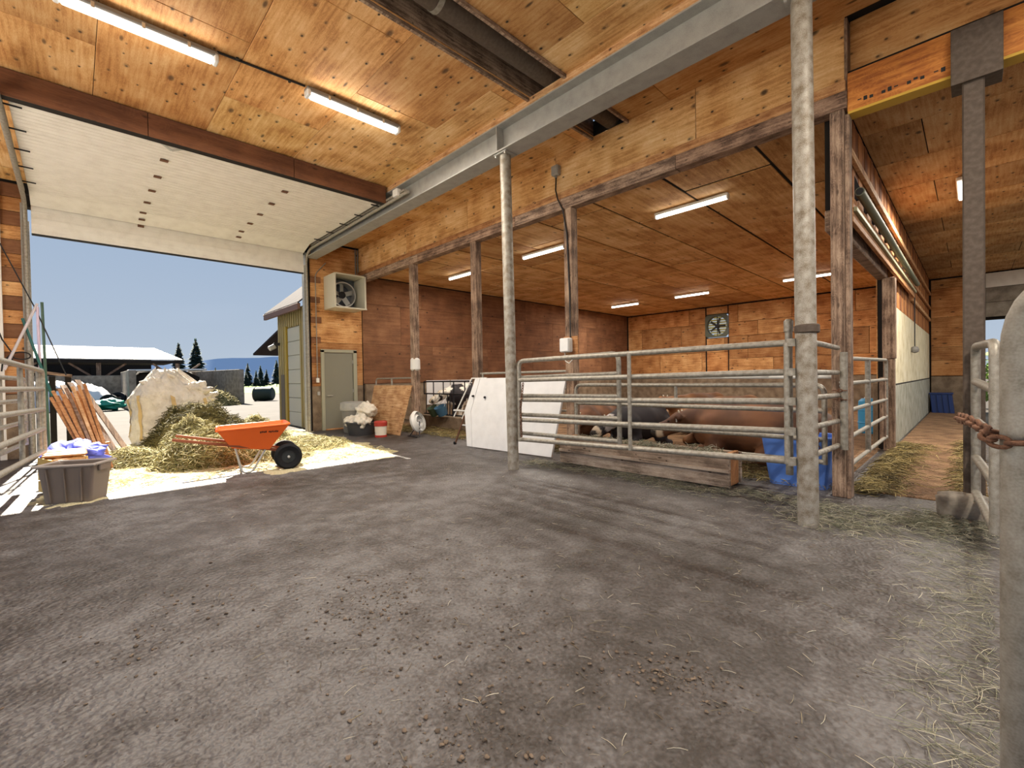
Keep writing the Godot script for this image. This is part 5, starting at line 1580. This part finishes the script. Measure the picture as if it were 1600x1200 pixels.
	heap("loose_hay", "pale loose hay heap between the bulk bag and the wheelbarrow", Vector3(-10.9, 0, -1.75), 0.6, 0.6, 0.62, 0.0, 121, 2800, hcols, 0.18, 0.009)
	heap("loose_hay", "pale loose hay heap behind the wheelbarrow tray", Vector3(-12.2, -0.01, -3.0), 0.75, 0.9, 0.5, 0.4, 127, 2800, hcols, 0.18, 0.009)
	heap("loose_hay", "thin hay scattered against the slat bundle's foot", Vector3(-10.4, 0, -0.75), 0.7, 0.5, 0.22, 0.0, 131, 1800, hcols, 0.16, 0.008)
	heap("loose_hay", "thin hay drift to the right of the wheelbarrow wheels", Vector3(-10.3, 0, -3.7), 1.2, 0.75, 0.1, 0.0, 137, 2600, hcols, 0.16, 0.008)
	heap("loose_hay", "thin hay drift under the wheelbarrow tray", Vector3(-9.3, 0, -2.75), 0.9, 0.55, 0.09, 0.0, 139, 1800, hcols, 0.16, 0.008)

func pipe_ring(r: float, w: float) -> Mesh:
	var m := MB.new()
	var p := []
	for k in 25:
		p.append(Vector3(cos(TAU * k / 24), 0, sin(TAU * k / 24)) * r)
	m.tube(p, w, 6, false)
	return m.mesh()

func conifer(label: String, at: Vector3, h: float, sd: int, group: String) -> void:
	var t := thing("conifer_tree", label, "tree", at, 0.0, group)
	var r := RandomNumberGenerator.new()
	r.seed = sd
	part(t, "trunk", pipe([Vector3.ZERO, Vector3(0, h * 0.95, 0)], h * 0.014, 6), M.timber[0])
	var b := MB.new()
	for k in 420:
		var f := pow(r.randf(), 0.75)
		var y := h * (0.1 + 0.9 * f)
		var reach := h * 0.3 * (1.05 - f) * r.randf_range(0.65, 1.1)
		var a := r.randf() * TAU
		var d := Vector3(cos(a), -0.3, sin(a))
		var p := Vector3(0, y, 0)
		var side := Vector3(-sin(a), 0, cos(a)) * reach * 0.3
		var tip := p + d * reach
		b.quad(p, p + d * reach * 0.6 + side + Vector3(0, -0.02 * h, 0), tip, p + d * reach * 0.6 - side + Vector3(0, -0.02 * h, 0), Vector3.UP)
	part(t, "foliage", b.mesh(), mat([rgb(34, 56, 50), rgb(42, 64, 56), rgb(30, 50, 48)][sd % 3], 0.9))

func build_shed() -> void:
	var s := thing("metal_shed", "tan metal clad shed with a tall pale door standing just outside", "shed", Vector3(-16.4, -0.02, -5.0))
	var tan_m := mat(rgb(148, 136, 94), 0.6)
	var tan_d := mat(rgb(120, 110, 74), 0.6)
	span(s, "wall_core", Vector3(0.0, 0, -5.0), Vector3(2.6, 3.72, -0.03), tan_d, 0.0)
	for k in 12:
		if k < 4 or k > 9:
			span(s, "cladding_rib", Vector3(0.02 + k * 0.2, 0, -0.03), Vector3(0.1 + k * 0.2, 3.7, 0.03), tan_m, 0.01)
		else:
			span(s, "cladding_rib", Vector3(0.02 + k * 0.2, 3.15, -0.03), Vector3(0.1 + k * 0.2, 3.7, 0.03), tan_m, 0.01)
	span(s, "door_post", Vector3(0.74, 0, -0.02), Vector3(0.92, 3.2, 0.07), mat(rgb(150, 128, 42), 0.6), 0.01)
	for k in 7:
		span(s, "door_panel", Vector3(0.98, 0.02 + k * 0.445, -0.02), Vector3(2.05, 0.455 + k * 0.445, 0.03), mat(rgb(168, 168, 156), 0.6) if k == 0 else s.get_node("door_panel").material_override, 0.012)
	span(s, "low_door", Vector3(0.28, 0, -0.02), Vector3(0.62, 1.65, 0.045), mat(rgb(86, 76, 60), 0.7), 0.01)
	# roof rising to the back
	var rm := mat(rgb(48, 43, 46), 0.9, 0.0, null, 1.0, true, 0.2)
	for k in 5:
		var m := MB.new()
		m.prism([Vector2(-0.3 + k * 0.64, 0), Vector2(0.33 + k * 0.64, 0), Vector2(0.33 + k * 0.64, 3.9), Vector2(-0.3 + k * 0.64, 3.9)], Vector3(0, 3.66, 0.35), Vector3.RIGHT, Vector3(0, 0.66, -0.75).normalized(), Vector3(0, 0.05, 0))
		part(s, "roof_sheet", m.mesh(), rm)
	span(s, "fascia", Vector3(-0.32, 3.5, 0.28), Vector3(2.9, 3.68, 0.36), mat(rgb(96, 66, 54), 0.6), 0.006)
	var rk := MB.new()
	rk.bar(Vector3(-0.3, 3.6, 0.33), Vector3(-0.3, 6.15, -2.6), 0.05, 0.16, 0.0)
	part(s, "rake_board", rk.mesh(), mat(rgb(96, 66, 54), 0.6))
	span(s, "lamp_bracket", Vector3(0.16, 2.62, 0.03), Vector3(0.24, 2.72, 0.22), M.black_metal, 0.01)
	part(s, "flood_lamp", bx(Vector3(0.12, 0.16, 0.24), 0.03), M.galv_clean, Vector3(0.18, 2.56, 0.26), Basis(Vector3.RIGHT, 0.5))
	# lean-to on its far side
	var l := thing("lean_to", "low dark lean-to roof on the far side of the tan shed", "lean-to", Vector3(-16.45, -0.02, -5.2))
	var lm := MB.new()
	lm.prism([Vector2(0, 3.3), Vector2(-3.4, 2.55), Vector2(-3.4, 2.48), Vector2(0, 3.22)], Vector3(0, 0, 0.1), Vector3.RIGHT, Vector3.UP, Vector3(0, 0, -4.5))
	part(l, "roof", lm.mesh(), rm)
	span(l, "end_wall", Vector3(-1.2, 0, -4.0), Vector3(-0.01, 2.95, -0.2), mat(rgb(66, 52, 44), 0.8), 0.0)
	span(l, "skirt", Vector3(-1.22, 0, -4.0), Vector3(-0.01, 1.2, -0.17), mat(rgb(120, 112, 104), 0.8), 0.0)

func build_bag() -> void:
	var t := thing("bulk_bag", "torn white woven bulk bag with tan straps slumped beside the hay", "bag", Vector3(-13.7, -0.02, -1.72), 0.15)
	var n := FastNoiseLite.new()
	n.seed = 55
	n.frequency = 1.1
	n.fractal_octaves = 4
	var cloth := mat(Color.WHITE, 0.8, 0.0, mottle_tex(145, 512, [rgb(194, 184, 168), rgb(220, 212, 198), rgb(236, 230, 220)], 8, 120, 0.35, 1.1), 0.6)
	bumped(cloth, normal_tex(146, 512, 14.0, 8.0), 0.8)
	var g := []
	var rows := 26
	var cols := 56
	for i in rows + 1:
		var v := i / float(rows)
		var row := []
		for j in cols:
			var a := TAU * j / cols
			var c := cos(a)
			var s := sin(a)
			var k := pow(pow(absf(c), 3.5) + pow(absf(s), 3.5), -1.0 / 3.5)
			var shrink := 1.0 + 0.06 * sin(v * 3.0)
			if v > 0.62: shrink *= lerpf(1.0, 0.3, pow((v - 0.62) / 0.38, 1.6))
			var w := 1.0 + 0.09 * n.get_noise_3d(c * 1.5, v * 2.2, s * 1.5) + 0.045 * n.get_noise_3d(c * 5.0, v * 7.0, s * 5.0)
			var p := Vector3(c * 0.6 * k, 0, s * 0.74 * k) * shrink * w
			p.y = 1.66 * v * (1.0 + (0.1 + 0.3 * maxf(v - 0.55, 0.0)) * n.get_noise_2d(c * 2.0 + 3.0, s * 2.0)) + (0.14 * c * s if v > 0.5 else 0.0)
			p += Vector3(0.0, 0, 0.22) * maxf(v - 0.5, 0.0)
			row.append(p)
		g.append(row)
	var b := MB.new()
	b.sheet(g, 0.0, true)
	part(t, "sack_cloth", b.mesh(), cloth)
	var tan_s := mat(rgb(204, 176, 122), 0.8)
	for j in [1, 8, 50, 16, 40]:
		var m := MB.new()
		for i in range(2, 17):
			var p0: Vector3 = g[i][j]
			var p1: Vector3 = g[i + 1][j]
			var q0: Vector3 = g[i][(j + 1) % cols]
			var q1: Vector3 = g[i + 1][(j + 1) % cols]
			var o0 := Vector3(p0.x, 0, p0.z).normalized() * 0.012
			m.quad(p0 + o0, q0 + o0, q1 + o0, p1 + o0, o0)
		part(t, "strap", m.mesh(), tan_s)
	# ragged flaps and a drooping spout
	for q in [[Vector3(0.25, 1.36, 0.32), 0.24, 601], [Vector3(0.32, 1.22, -0.4), 0.24, 602], [Vector3(0.15, 1.05, -0.62), 0.22, 603], [Vector3(0.05, 1.52, 0.1), 0.24, 604]]:
		part(t, "torn_flap", lumpy(q[1], Vector3(0.9, 0.8, 1.2), 0.8, q[2]), cloth, q[0])
	var loop := rounded([Vector3(0.15, 0.35, -0.78), Vector3(0.25, 0.75, -0.94), Vector3(0.2, 0.6, -1.06), Vector3(0.2, 0.2, -0.98)], 0.1, 4)
	part(t, "lift_loop", pipe(loop, 0.025, 6), tan_s)

# ------------------------------------------------------------------ animals: capsules joined by a smooth minimum, meshed as surface nets
func flesh(bones: Array, cell: float, k: float, tint: Callable) -> Mesh:
	var lo := Vector3.ONE * 1e9
	var hi := -lo
	for q in bones:
		var r: float = maxf(q[2], q[3]) + k + cell * 2.0
		lo = lo.min(q[0] - Vector3.ONE * r).min(q[1] - Vector3.ONE * r)
		hi = hi.max(q[0] + Vector3.ONE * r).max(q[1] + Vector3.ONE * r)
	var nx := int((hi.x - lo.x) / cell) + 2
	var ny := int((hi.y - lo.y) / cell) + 2
	var nz_ := int((hi.z - lo.z) / cell) + 2
	var f := PackedFloat32Array()
	f.resize(nx * ny * nz_)
	f.fill(1.0)
	for q in bones:
		var a: Vector3 = q[0]
		var b: Vector3 = q[1]
		var ra: float = q[2]
		var rb: float = q[3]
		var r: float = maxf(ra, rb) + k + cell * 2.0
		var p0 := ((a.min(b) - Vector3.ONE * r - lo) / cell).floor()
		var p1 := ((a.max(b) + Vector3.ONE * r - lo) / cell).ceil()
		var ab := b - a
		var l2 := maxf(ab.length_squared(), 1e-9)
		for x in range(maxi(int(p0.x), 0), mini(int(p1.x), nx - 1) + 1):
			for y in range(maxi(int(p0.y), 0), mini(int(p1.y), ny - 1) + 1):
				for z in range(maxi(int(p0.z), 0), mini(int(p1.z), nz_ - 1) + 1):
					var p := lo + Vector3(x, y, z) * cell
					var t := clampf((p - a).dot(ab) / l2, 0.0, 1.0)
					var d := p.distance_to(a + ab * t) - lerpf(ra, rb, t)
					var i := (x * ny + y) * nz_ + z
					var o := f[i]
					var h := maxf(k - absf(o - d), 0.0) / k
					f[i] = minf(o, d) - h * h * k * 0.25
	var id := {}
	var m := MB.new()
	var sy := nz_
	var sx := ny * nz_
	var offs := [0, 1, sy, sy + 1, sx, sx + 1, sx + sy, sx + sy + 1]
	var cps := [Vector3(0, 0, 0), Vector3(0, 0, 1), Vector3(0, 1, 0), Vector3(0, 1, 1), Vector3(1, 0, 0), Vector3(1, 0, 1), Vector3(1, 1, 0), Vector3(1, 1, 1)]
	var edges := [[0, 1], [0, 2], [0, 4], [1, 3], [1, 5], [2, 3], [2, 6], [3, 7], [4, 5], [4, 6], [5, 7], [6, 7]]
	for x in nx - 1:
		for y in ny - 1:
			var row := x * sx + y * sy
			for z in nz_ - 1:
				var i := row + z
				var any_in := false
				var any_out := false
				for o in offs:
					if f[i + o] < 0.0: any_in = true
					else: any_out = true
				if not (any_in and any_out): continue
				var sum := Vector3.ZERO
				var n := 0
				for e in edges:
					var va := f[i + offs[e[0]]]
					var vb := f[i + offs[e[1]]]
					if (va < 0.0) != (vb < 0.0):
						sum += cps[e[0]].lerp(cps[e[1]], va / (va - vb))
						n += 1
				var g := Vector3(f[i + offs[4]] + f[i + offs[5]] + f[i + offs[6]] + f[i + offs[7]] - f[i] - f[i + offs[1]] - f[i + offs[2]] - f[i + offs[3]],
					f[i + offs[2]] + f[i + offs[3]] + f[i + offs[6]] + f[i + offs[7]] - f[i] - f[i + offs[1]] - f[i + offs[4]] - f[i + offs[5]],
					f[i + offs[1]] + f[i + offs[3]] + f[i + offs[5]] + f[i + offs[7]] - f[i] - f[i + offs[2]] - f[i + offs[4]] - f[i + offs[6]]).normalized()
				var p := lo + (Vector3(x, y, z) + sum / n) * cell
				id[i] = m.vert(p, g, tint.call(p))
	for i in id:
		var z: int = i % nz_
		var y: int = (i / nz_) % ny
		var x: int = i / sx
		if x > 0 and y > 0 and (f[i] < 0.0) != (f[i + 1] < 0.0):
			quad_ids(m, id, i, i - sx, i - sx - sy, i - sy)
		if x > 0 and z > 0 and (f[i] < 0.0) != (f[i + sy] < 0.0):
			quad_ids(m, id, i, i - sx, i - sx - 1, i - 1)
		if y > 0 and z > 0 and (f[i] < 0.0) != (f[i + sx] < 0.0):
			quad_ids(m, id, i, i - sy, i - sy - 1, i - 1)
	return m.mesh()

func quad_ids(m: MB, id: Dictionary, a: int, b: int, c: int, d: int) -> void:
	if id.has(a) and id.has(b) and id.has(c) and id.has(d):
		m.tri_i(id[a], id[b], id[c])
		m.tri_i(id[a], id[c], id[d])

# cow facing -x; lying on its folded legs, or standing
func cow_bones(standing: bool, head_y: float, head_z: float) -> Array:
	var up := 0.42 if standing else 0.0
	var U := Vector3(0, up, 0)
	var b := [
		[Vector3(0.05, 0.56, 0) + U, Vector3(0.6, 0.53, 0) + U, 0.31, 0.38], [Vector3(0.6, 0.53, 0) + U, Vector3(1.2, 0.52, 0) + U, 0.38, 0.34],
		[Vector3(0.0, 0.74, 0) + U, Vector3(0.35, 0.8, 0) + U, 0.14, 0.13], [Vector3(0.35, 0.82, 0) + U, Vector3(1.2, 0.84, 0) + U, 0.1, 0.1], [Vector3(1.15, 0.64, 0) + U, Vector3(1.45, 0.58, 0) + U, 0.28, 0.16],
		[Vector3(1.16, 0.82, 0.12) + U, Vector3(1.2, 0.8, 0.2) + U, 0.08, 0.05], [Vector3(1.16, 0.82, -0.12) + U, Vector3(1.2, 0.8, -0.2) + U, 0.08, 0.05],
		[Vector3(-0.08, 0.4, 0) + U, Vector3(0.2, 0.33, 0) + U, 0.17, 0.22], [Vector3(1.5, 0.66, 0) + U, Vector3(1.58, 0.2 + up * 0.4, 0.02), 0.035, 0.025]]
	for s in [-1.0, 1.0]:
		if standing:
			b.append([Vector3(0.1, 0.55, 0.17 * s) + U, Vector3(0.12, 0.55, 0.17 * s), 0.16, 0.08])
			b.append([Vector3(0.12, 0.55, 0.17 * s), Vector3(0.1, 0.32, 0.17 * s), 0.075, 0.06])
			b.append([Vector3(0.1, 0.32, 0.17 * s), Vector3(0.1, 0.05, 0.17 * s), 0.05, 0.06])
			b.append([Vector3(1.2, 0.5, 0.17 * s) + U, Vector3(1.12, 0.68, 0.19 * s), 0.22, 0.12])
			b.append([Vector3(1.12, 0.68, 0.19 * s), Vector3(1.34, 0.42, 0.18 * s), 0.1, 0.06])
			b.append([Vector3(1.34, 0.42, 0.18 * s), Vector3(1.28, 0.05, 0.18 * s), 0.055, 0.06])
		else:
			b.append([Vector3(0.05, 0.58, 0.2 * s), Vector3(0.12, 0.28, 0.26 * s), 0.15, 0.1])
			b.append([Vector3(0.12, 0.24, 0.26 * s), Vector3(-0.24, 0.13, 0.24 * s), 0.09, 0.065])
			b.append([Vector3(-0.24, 0.1, 0.24 * s), Vector3(0.1, 0.055, 0.27 * s), 0.055, 0.045])
			b.append([Vector3(1.12, 0.42, 0.24 * s), Vector3(0.76, 0.22, 0.38 * s), 0.22, 0.11])
			b.append([Vector3(0.76, 0.16, 0.4 * s), Vector3(1.12, 0.09, 0.42 * s), 0.075, 0.05])
			b.append([Vector3(1.12, 0.06, 0.42 * s), Vector3(0.9, 0.05, 0.46 * s), 0.045, 0.045])
	var poll := Vector3(-0.46, head_y + 0.2, head_z * 0.5)
	var nose := Vector3(-0.84, head_y, head_z)
	b.append([Vector3(0.0, 0.68, 0) + U, poll.lerp(Vector3(0.0, 0.66, 0) + U, 0.45), 0.21, 0.16])
	b.append([poll.lerp(Vector3(0.0, 0.66, 0) + U, 0.45), poll, 0.16, 0.12])
	b.append([poll, nose.lerp(poll, 0.3), 0.12, 0.085])
	b.append([nose.lerp(poll, 0.3), nose, 0.082, 0.072])
	b.append([poll + Vector3(-0.02, -0.11, 0), nose + Vector3(0.08, -0.04, 0), 0.08, 0.05])
	for s in [-1.0, 1.0]:
		b.append([poll + Vector3(0.0, 0.05, 0.1 * s), poll + Vector3(0.06, 0.07, 0.21 * s), 0.03, 0.045])
		b.append([poll + Vector3(0.06, 0.07, 0.21 * s), poll + Vector3(0.08, 0.05, 0.27 * s), 0.045, 0.02])
	return b

func cow_tint(style: int, head_y: float, head_z: float, sd: int) -> Callable:
	var n := FastNoiseLite.new()
	n.seed = sd
	n.frequency = 1.1
	var nose := Vector3(-0.84, head_y, head_z)
	var poll := Vector3(-0.46, head_y + 0.2, head_z * 0.5)
	return func(p: Vector3) -> Color:
		var c: Color
		var q := n.get_noise_3dv(p * 1.4)
		match style:
			0: c = rgb(122, 80, 52).lerp(rgb(82, 52, 34), clampf(0.5 + q * 1.6, 0.0, 1.0))
			1: c = rgb(34, 32, 34)
			2: c = rgb(30, 28, 30) if q > -0.02 else rgb(226, 220, 208)
			3: c = rgb(150, 104, 66).lerp(rgb(106, 70, 44), clampf(0.5 + q * 1.6, 0.0, 1.0))
		var d := p.distance_to(nose)
		if d < 0.17 and style != 2: c = rgb(214, 196, 172)
		if d < 0.09: c = rgb(52, 44, 42)
		if style == 1 and p.distance_to(poll) < 0.2: c = rgb(190, 184, 184)
		if style == 2 and absf(p.z - head_z * 0.7) < 0.05 and p.x < -0.4: c = rgb(226, 214, 190)
		if p.y < 0.07: c = rgb(60, 48, 40)
		return c.srgb_to_linear()

func build_animals() -> void:
	var hide := mat(Color.WHITE, 0.7)
	hide.vertex_color_use_as_albedo = true
	var eye_m := mat(rgb(14, 12, 12), 0.15)
	var horn := mat(rgb(222, 214, 196), 0.5)
	var herd := [
		[Vector3(-2.92, 0.014, -7.3), 0.1, 0, 0.4, 0.12, false, 1.06, "large brown cow lying along the trough with its head lowered to the left"],
		[Vector3(-3.55, 0.014, -8.6), 1.2, 3, 0.42, 0.12, false, 1.02, "light brown cow lying behind the large cow's head"],
		[Vector3(-4.58, 0.014, -7.35), 1.5, 1, 0.4, -0.1, false, 0.9, "black cow with a pale face feeding at the trough"],
		[Vector3(-5.42, 0.014, -7.3), 1.75, 0, 0.4, 0.1, false, 0.92, "brown cow with a white nose at the trough end by the timber post"],
		[Vector3(-4.9, 0.014, -10.4), 1.2, 3, 0.56, 0.0, false, 1.0, "ginger cow resting farther back behind the feeding cows"],
		[Vector3(-10.72, 0.014, -8.05), 1.5, 2, 0.82, 0.0, true, 0.92, "black and white cow putting its head through the feed barrier"]]
	var k := 0
	for q in herd:
		var t := thing("cow", q[7], "cow", q[0], q[1], "cows in the pen")
		var m := flesh(cow_bones(q[5], q[3], q[4]), 0.034, 0.07, cow_tint(q[2], q[3], q[4], 700 + k))
		var sc := Basis.from_scale(Vector3.ONE * float(q[6]))
		part(t, "body", m, hide, Vector3.ZERO, sc)
		var poll := Vector3(-0.46, q[3] + 0.2, q[4] * 0.5)
		var nose := Vector3(-0.84, q[3], q[4])
		for s in [-1.0, 1.0]:
			var e := MB.new()
			e.lathe([Vector2(0, -0.02), Vector2(0.014, -0.012), Vector2(0.02, 0), Vector2(0.014, 0.012), Vector2(0, 0.02)], Vector3.ZERO, 10)
			part(t, "eye", e.mesh(), eye_m, sc * (poll.lerp(nose, 0.3) + Vector3(-0.02, 0.045, 0.09 * s)))
			if q[2] != 2:
				part(t, "horn_bud", pipe([sc * (poll + Vector3(0.02, 0.1, 0.05 * s)), sc * (poll + Vector3(0.01, 0.16, 0.075 * s))], 0.014, 6), horn)
		part(t, "ear_tag", bx(Vector3(0.008, 0.06, 0.05), 0.002), M.white_plastic, sc * (poll + Vector3(0.04, 0.02, 0.24)))
		k += 1

# ------------------------------------------------------------------ straw and dirt on the floor
func build_litter() -> void:
	var r := RandomNumberGenerator.new()
	r.seed = 99
	var cols := [rgb(180, 172, 150), rgb(156, 146, 118), rgb(130, 120, 94), rgb(196, 190, 172), rgb(104, 92, 70)]
	var green := [rgb(146, 146, 122), rgb(166, 162, 142), rgb(118, 121, 98), rgb(180, 175, 156)]
	var pl := []
	# sparse straw across the hall
	for i in 2600:
		var x := -9.0 + 9.0 * r.randf()
		var z := -0.6 - 5.2 * pow(r.randf(), 0.8)
		if r.randf() < clampf(0.25 + 0.75 * (x + 8.0) / 7.0, 0.1, 1.0): pl.append(Vector3(x, 0.004, z))
	strands("straw_litter", "sparse pale straw strewn over the hall floor", pl, cols, 0.055, 0.002, 0.0022, 1, null, 1.0)
	# dense drifts: before the trough, round the corner post, along the right edge
	pl = []
	for i in 2600:
		var x := r.randf_range(-5.2, -0.3)
		var z := -5.42 + r.randfn() * 0.14 - 0.05 * sin(x * 3.0)
		if x > -2.0: z -= 0.12
		pl.append(Vector3(x, 0.006 + 0.025 * r.randf(), z))
	for i in 800:
		pl.append(Vector3(-0.9 + r.randfn() * 0.26, 0.006 + 0.04 * r.randf(), -5.0 + r.randfn() * 0.18))
	for i in 1500:
		pl.append(Vector3(-0.15 + r.randfn() * 0.18, 0.01 + 0.06 * r.randf(), -5.55 + r.randfn() * 0.25))
	strands("hay_drift", "pale green hay drift along the foot of the wooden trough", pl, green, 0.1, 0.003, 0.008, 2, null, 1.0)
	pl = []
	for i in 1700:
		var z := r.randf_range(-5.2, -1.1)
		var x := 0.1 - absf(r.randfn()) * (0.07 + 0.035 * -z) - 0.02
		pl.append(Vector3(x, 0.004 + 0.02 * r.randf(), z))
	strands("hay_drift", "green hay drift along the open gate at the camera's side", pl, green, 0.09, 0.002, 0.004, 3, null, 1.0)
	pl = []
	for i in 900:
		pl.append(Vector3(r.randf_range(-4.5, -2.2), 0.34 + 0.1 * r.randf(), -5.85 + r.randf_range(-0.14, 0.14)))
	strands("trough_hay", "green hay lying in the wooden trough", pl, green, 0.14, 0.005, 0.02, 6)
	# hay under the pen and aisle edges
	pl = []
	for i in 5200:
		pl.append(Vector3(r.randf_range(-12.0, -1.2), 0.02 + 0.02 * r.randf(), -6.3 - absf(r.randfn()) * 0.7))
	for i in 2600:
		pl.append(Vector3(-0.95 + absf(r.randfn()) * 0.18, 0.02 + 0.05 * r.randf(), r.randf_range(-11.0, -6.4)))
	for i in 1500:
		pl.append(Vector3(0.05 - absf(r.randfn()) * 0.12, 0.02 + 0.04 * r.randf(), r.randf_range(-12.0, -6.4)))
	strands("bedding_straw", "brownish bedding straw along the pen front and aisle edges", pl, [rgb(150, 132, 82), rgb(120, 104, 60), rgb(176, 160, 108), rgb(96, 84, 50)], 0.18, 0.006, 0.02, 4, null, 1.0)
	# strewn hay in the sunlit doorway
	pl = []
	for i in 9000:
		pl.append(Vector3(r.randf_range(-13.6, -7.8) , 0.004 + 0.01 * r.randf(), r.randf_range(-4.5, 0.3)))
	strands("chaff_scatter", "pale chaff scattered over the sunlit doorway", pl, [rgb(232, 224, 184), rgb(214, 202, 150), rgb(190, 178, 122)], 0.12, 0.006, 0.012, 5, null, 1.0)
	# pale chaff mat, shaped to the sun patch and added to bounce light
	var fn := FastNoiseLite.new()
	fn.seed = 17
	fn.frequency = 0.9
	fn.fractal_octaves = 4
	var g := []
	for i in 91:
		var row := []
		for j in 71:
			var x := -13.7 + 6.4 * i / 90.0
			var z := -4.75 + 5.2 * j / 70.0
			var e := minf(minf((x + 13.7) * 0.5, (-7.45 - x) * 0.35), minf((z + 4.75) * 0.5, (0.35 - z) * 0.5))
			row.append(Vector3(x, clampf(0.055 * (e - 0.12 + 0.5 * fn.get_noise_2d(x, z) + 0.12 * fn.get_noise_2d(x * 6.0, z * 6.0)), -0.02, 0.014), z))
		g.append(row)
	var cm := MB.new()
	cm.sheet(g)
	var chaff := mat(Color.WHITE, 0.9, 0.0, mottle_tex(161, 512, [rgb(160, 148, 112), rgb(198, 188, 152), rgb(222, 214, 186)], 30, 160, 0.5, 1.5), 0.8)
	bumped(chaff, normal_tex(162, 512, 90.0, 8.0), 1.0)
	var co := part(self, "sunpatch_chaff_mat", cm.mesh(), chaff)
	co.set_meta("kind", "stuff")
	co.set_meta("label", "mat of pale chaff shaped to the sun patch, added to bounce light")
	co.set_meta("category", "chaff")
	# crumbs of dry manure and grit in the foreground
	var lump := lumpy(0.5, Vector3(1, 0.6, 0.9), 0.7, 900, 5, 7)
	var clusters := [[Vector3(-2.67, 0, -1.28), 0.16, 420], [Vector3(-1.05, 0, -1.95), 0.09, 160], [Vector3(-0.88, 0, -2.02), 0.08, 160], [Vector3(-1.6, 0, -1.25), 0.3, 320], [Vector3(-2.2, 0, -1.9), 0.35, 220], [Vector3(-3.2, 0, -0.4), 0.25, 160], [Vector3(-1.7, 0, -1.75), 0.12, 90], [Vector3(-1.3, 0, -1.0), 0.16, 260]]
	var mm := MultiMesh.new()
	mm.transform_format = MultiMesh.TRANSFORM_3D
	mm.use_colors = true
	mm.mesh = lump
	var tr := []
	for c in clusters:
		for i in c[2]:
			var s := 0.003 + 0.013 * pow(r.randf(), 4.0)
			tr.append(Transform3D(Basis.from_euler(Vector3(0, r.randf() * TAU, 0)).scaled(Vector3.ONE * s * 1.5), c[0] + Vector3(r.randfn() * c[1] * 1.5, s * 0.3, r.randfn() * c[1])))
	for i in 1500:
		var s := 0.002 + 0.006 * pow(r.randf(), 4.0)
		tr.append(Transform3D(Basis.from_euler(Vector3(0, r.randf() * TAU, 0)).scaled(Vector3.ONE * s * 1.5), Vector3(r.randf_range(-5.0, -0.1), s * 0.3, r.randf_range(-5.0, 0.2))))
	mm.instance_count = tr.size()
	for i in tr.size():
		mm.set_instance_transform(i, tr[i])
		mm.set_instance_color(i, (rgb(80, 68, 57).lerp(rgb(128, 112, 95), r.randf())).srgb_to_linear())
	var o := MultiMeshInstance3D.new()
	o.name = "dirt_crumbs"
	o.multimesh = mm
	o.material_override = M.strand
	o.set_meta("kind", "stuff")
	o.set_meta("label", "brown dry dirt crumbs on the concrete in the foreground")
	o.set_meta("category", "dirt")
	add_child(o)
	var leaf := MB.new()
	leaf.prism([Vector2(-0.03, 0), Vector2(0, -0.014), Vector2(0.03, 0.004), Vector2(0.012, 0.02), Vector2(-0.01, 0.012)], Vector3(0, 0, 0), Vector3.RIGHT, Vector3(0, 0.2, 1).normalized(), Vector3(0, 0.004, 0))
	lone("wood_chip", leaf.mesh(), mat(rgb(206, 140, 96), 0.8), "small orange wood chip on the floor nearest the camera", "chip", Vector3(-1.02, 0.004, -0.97))
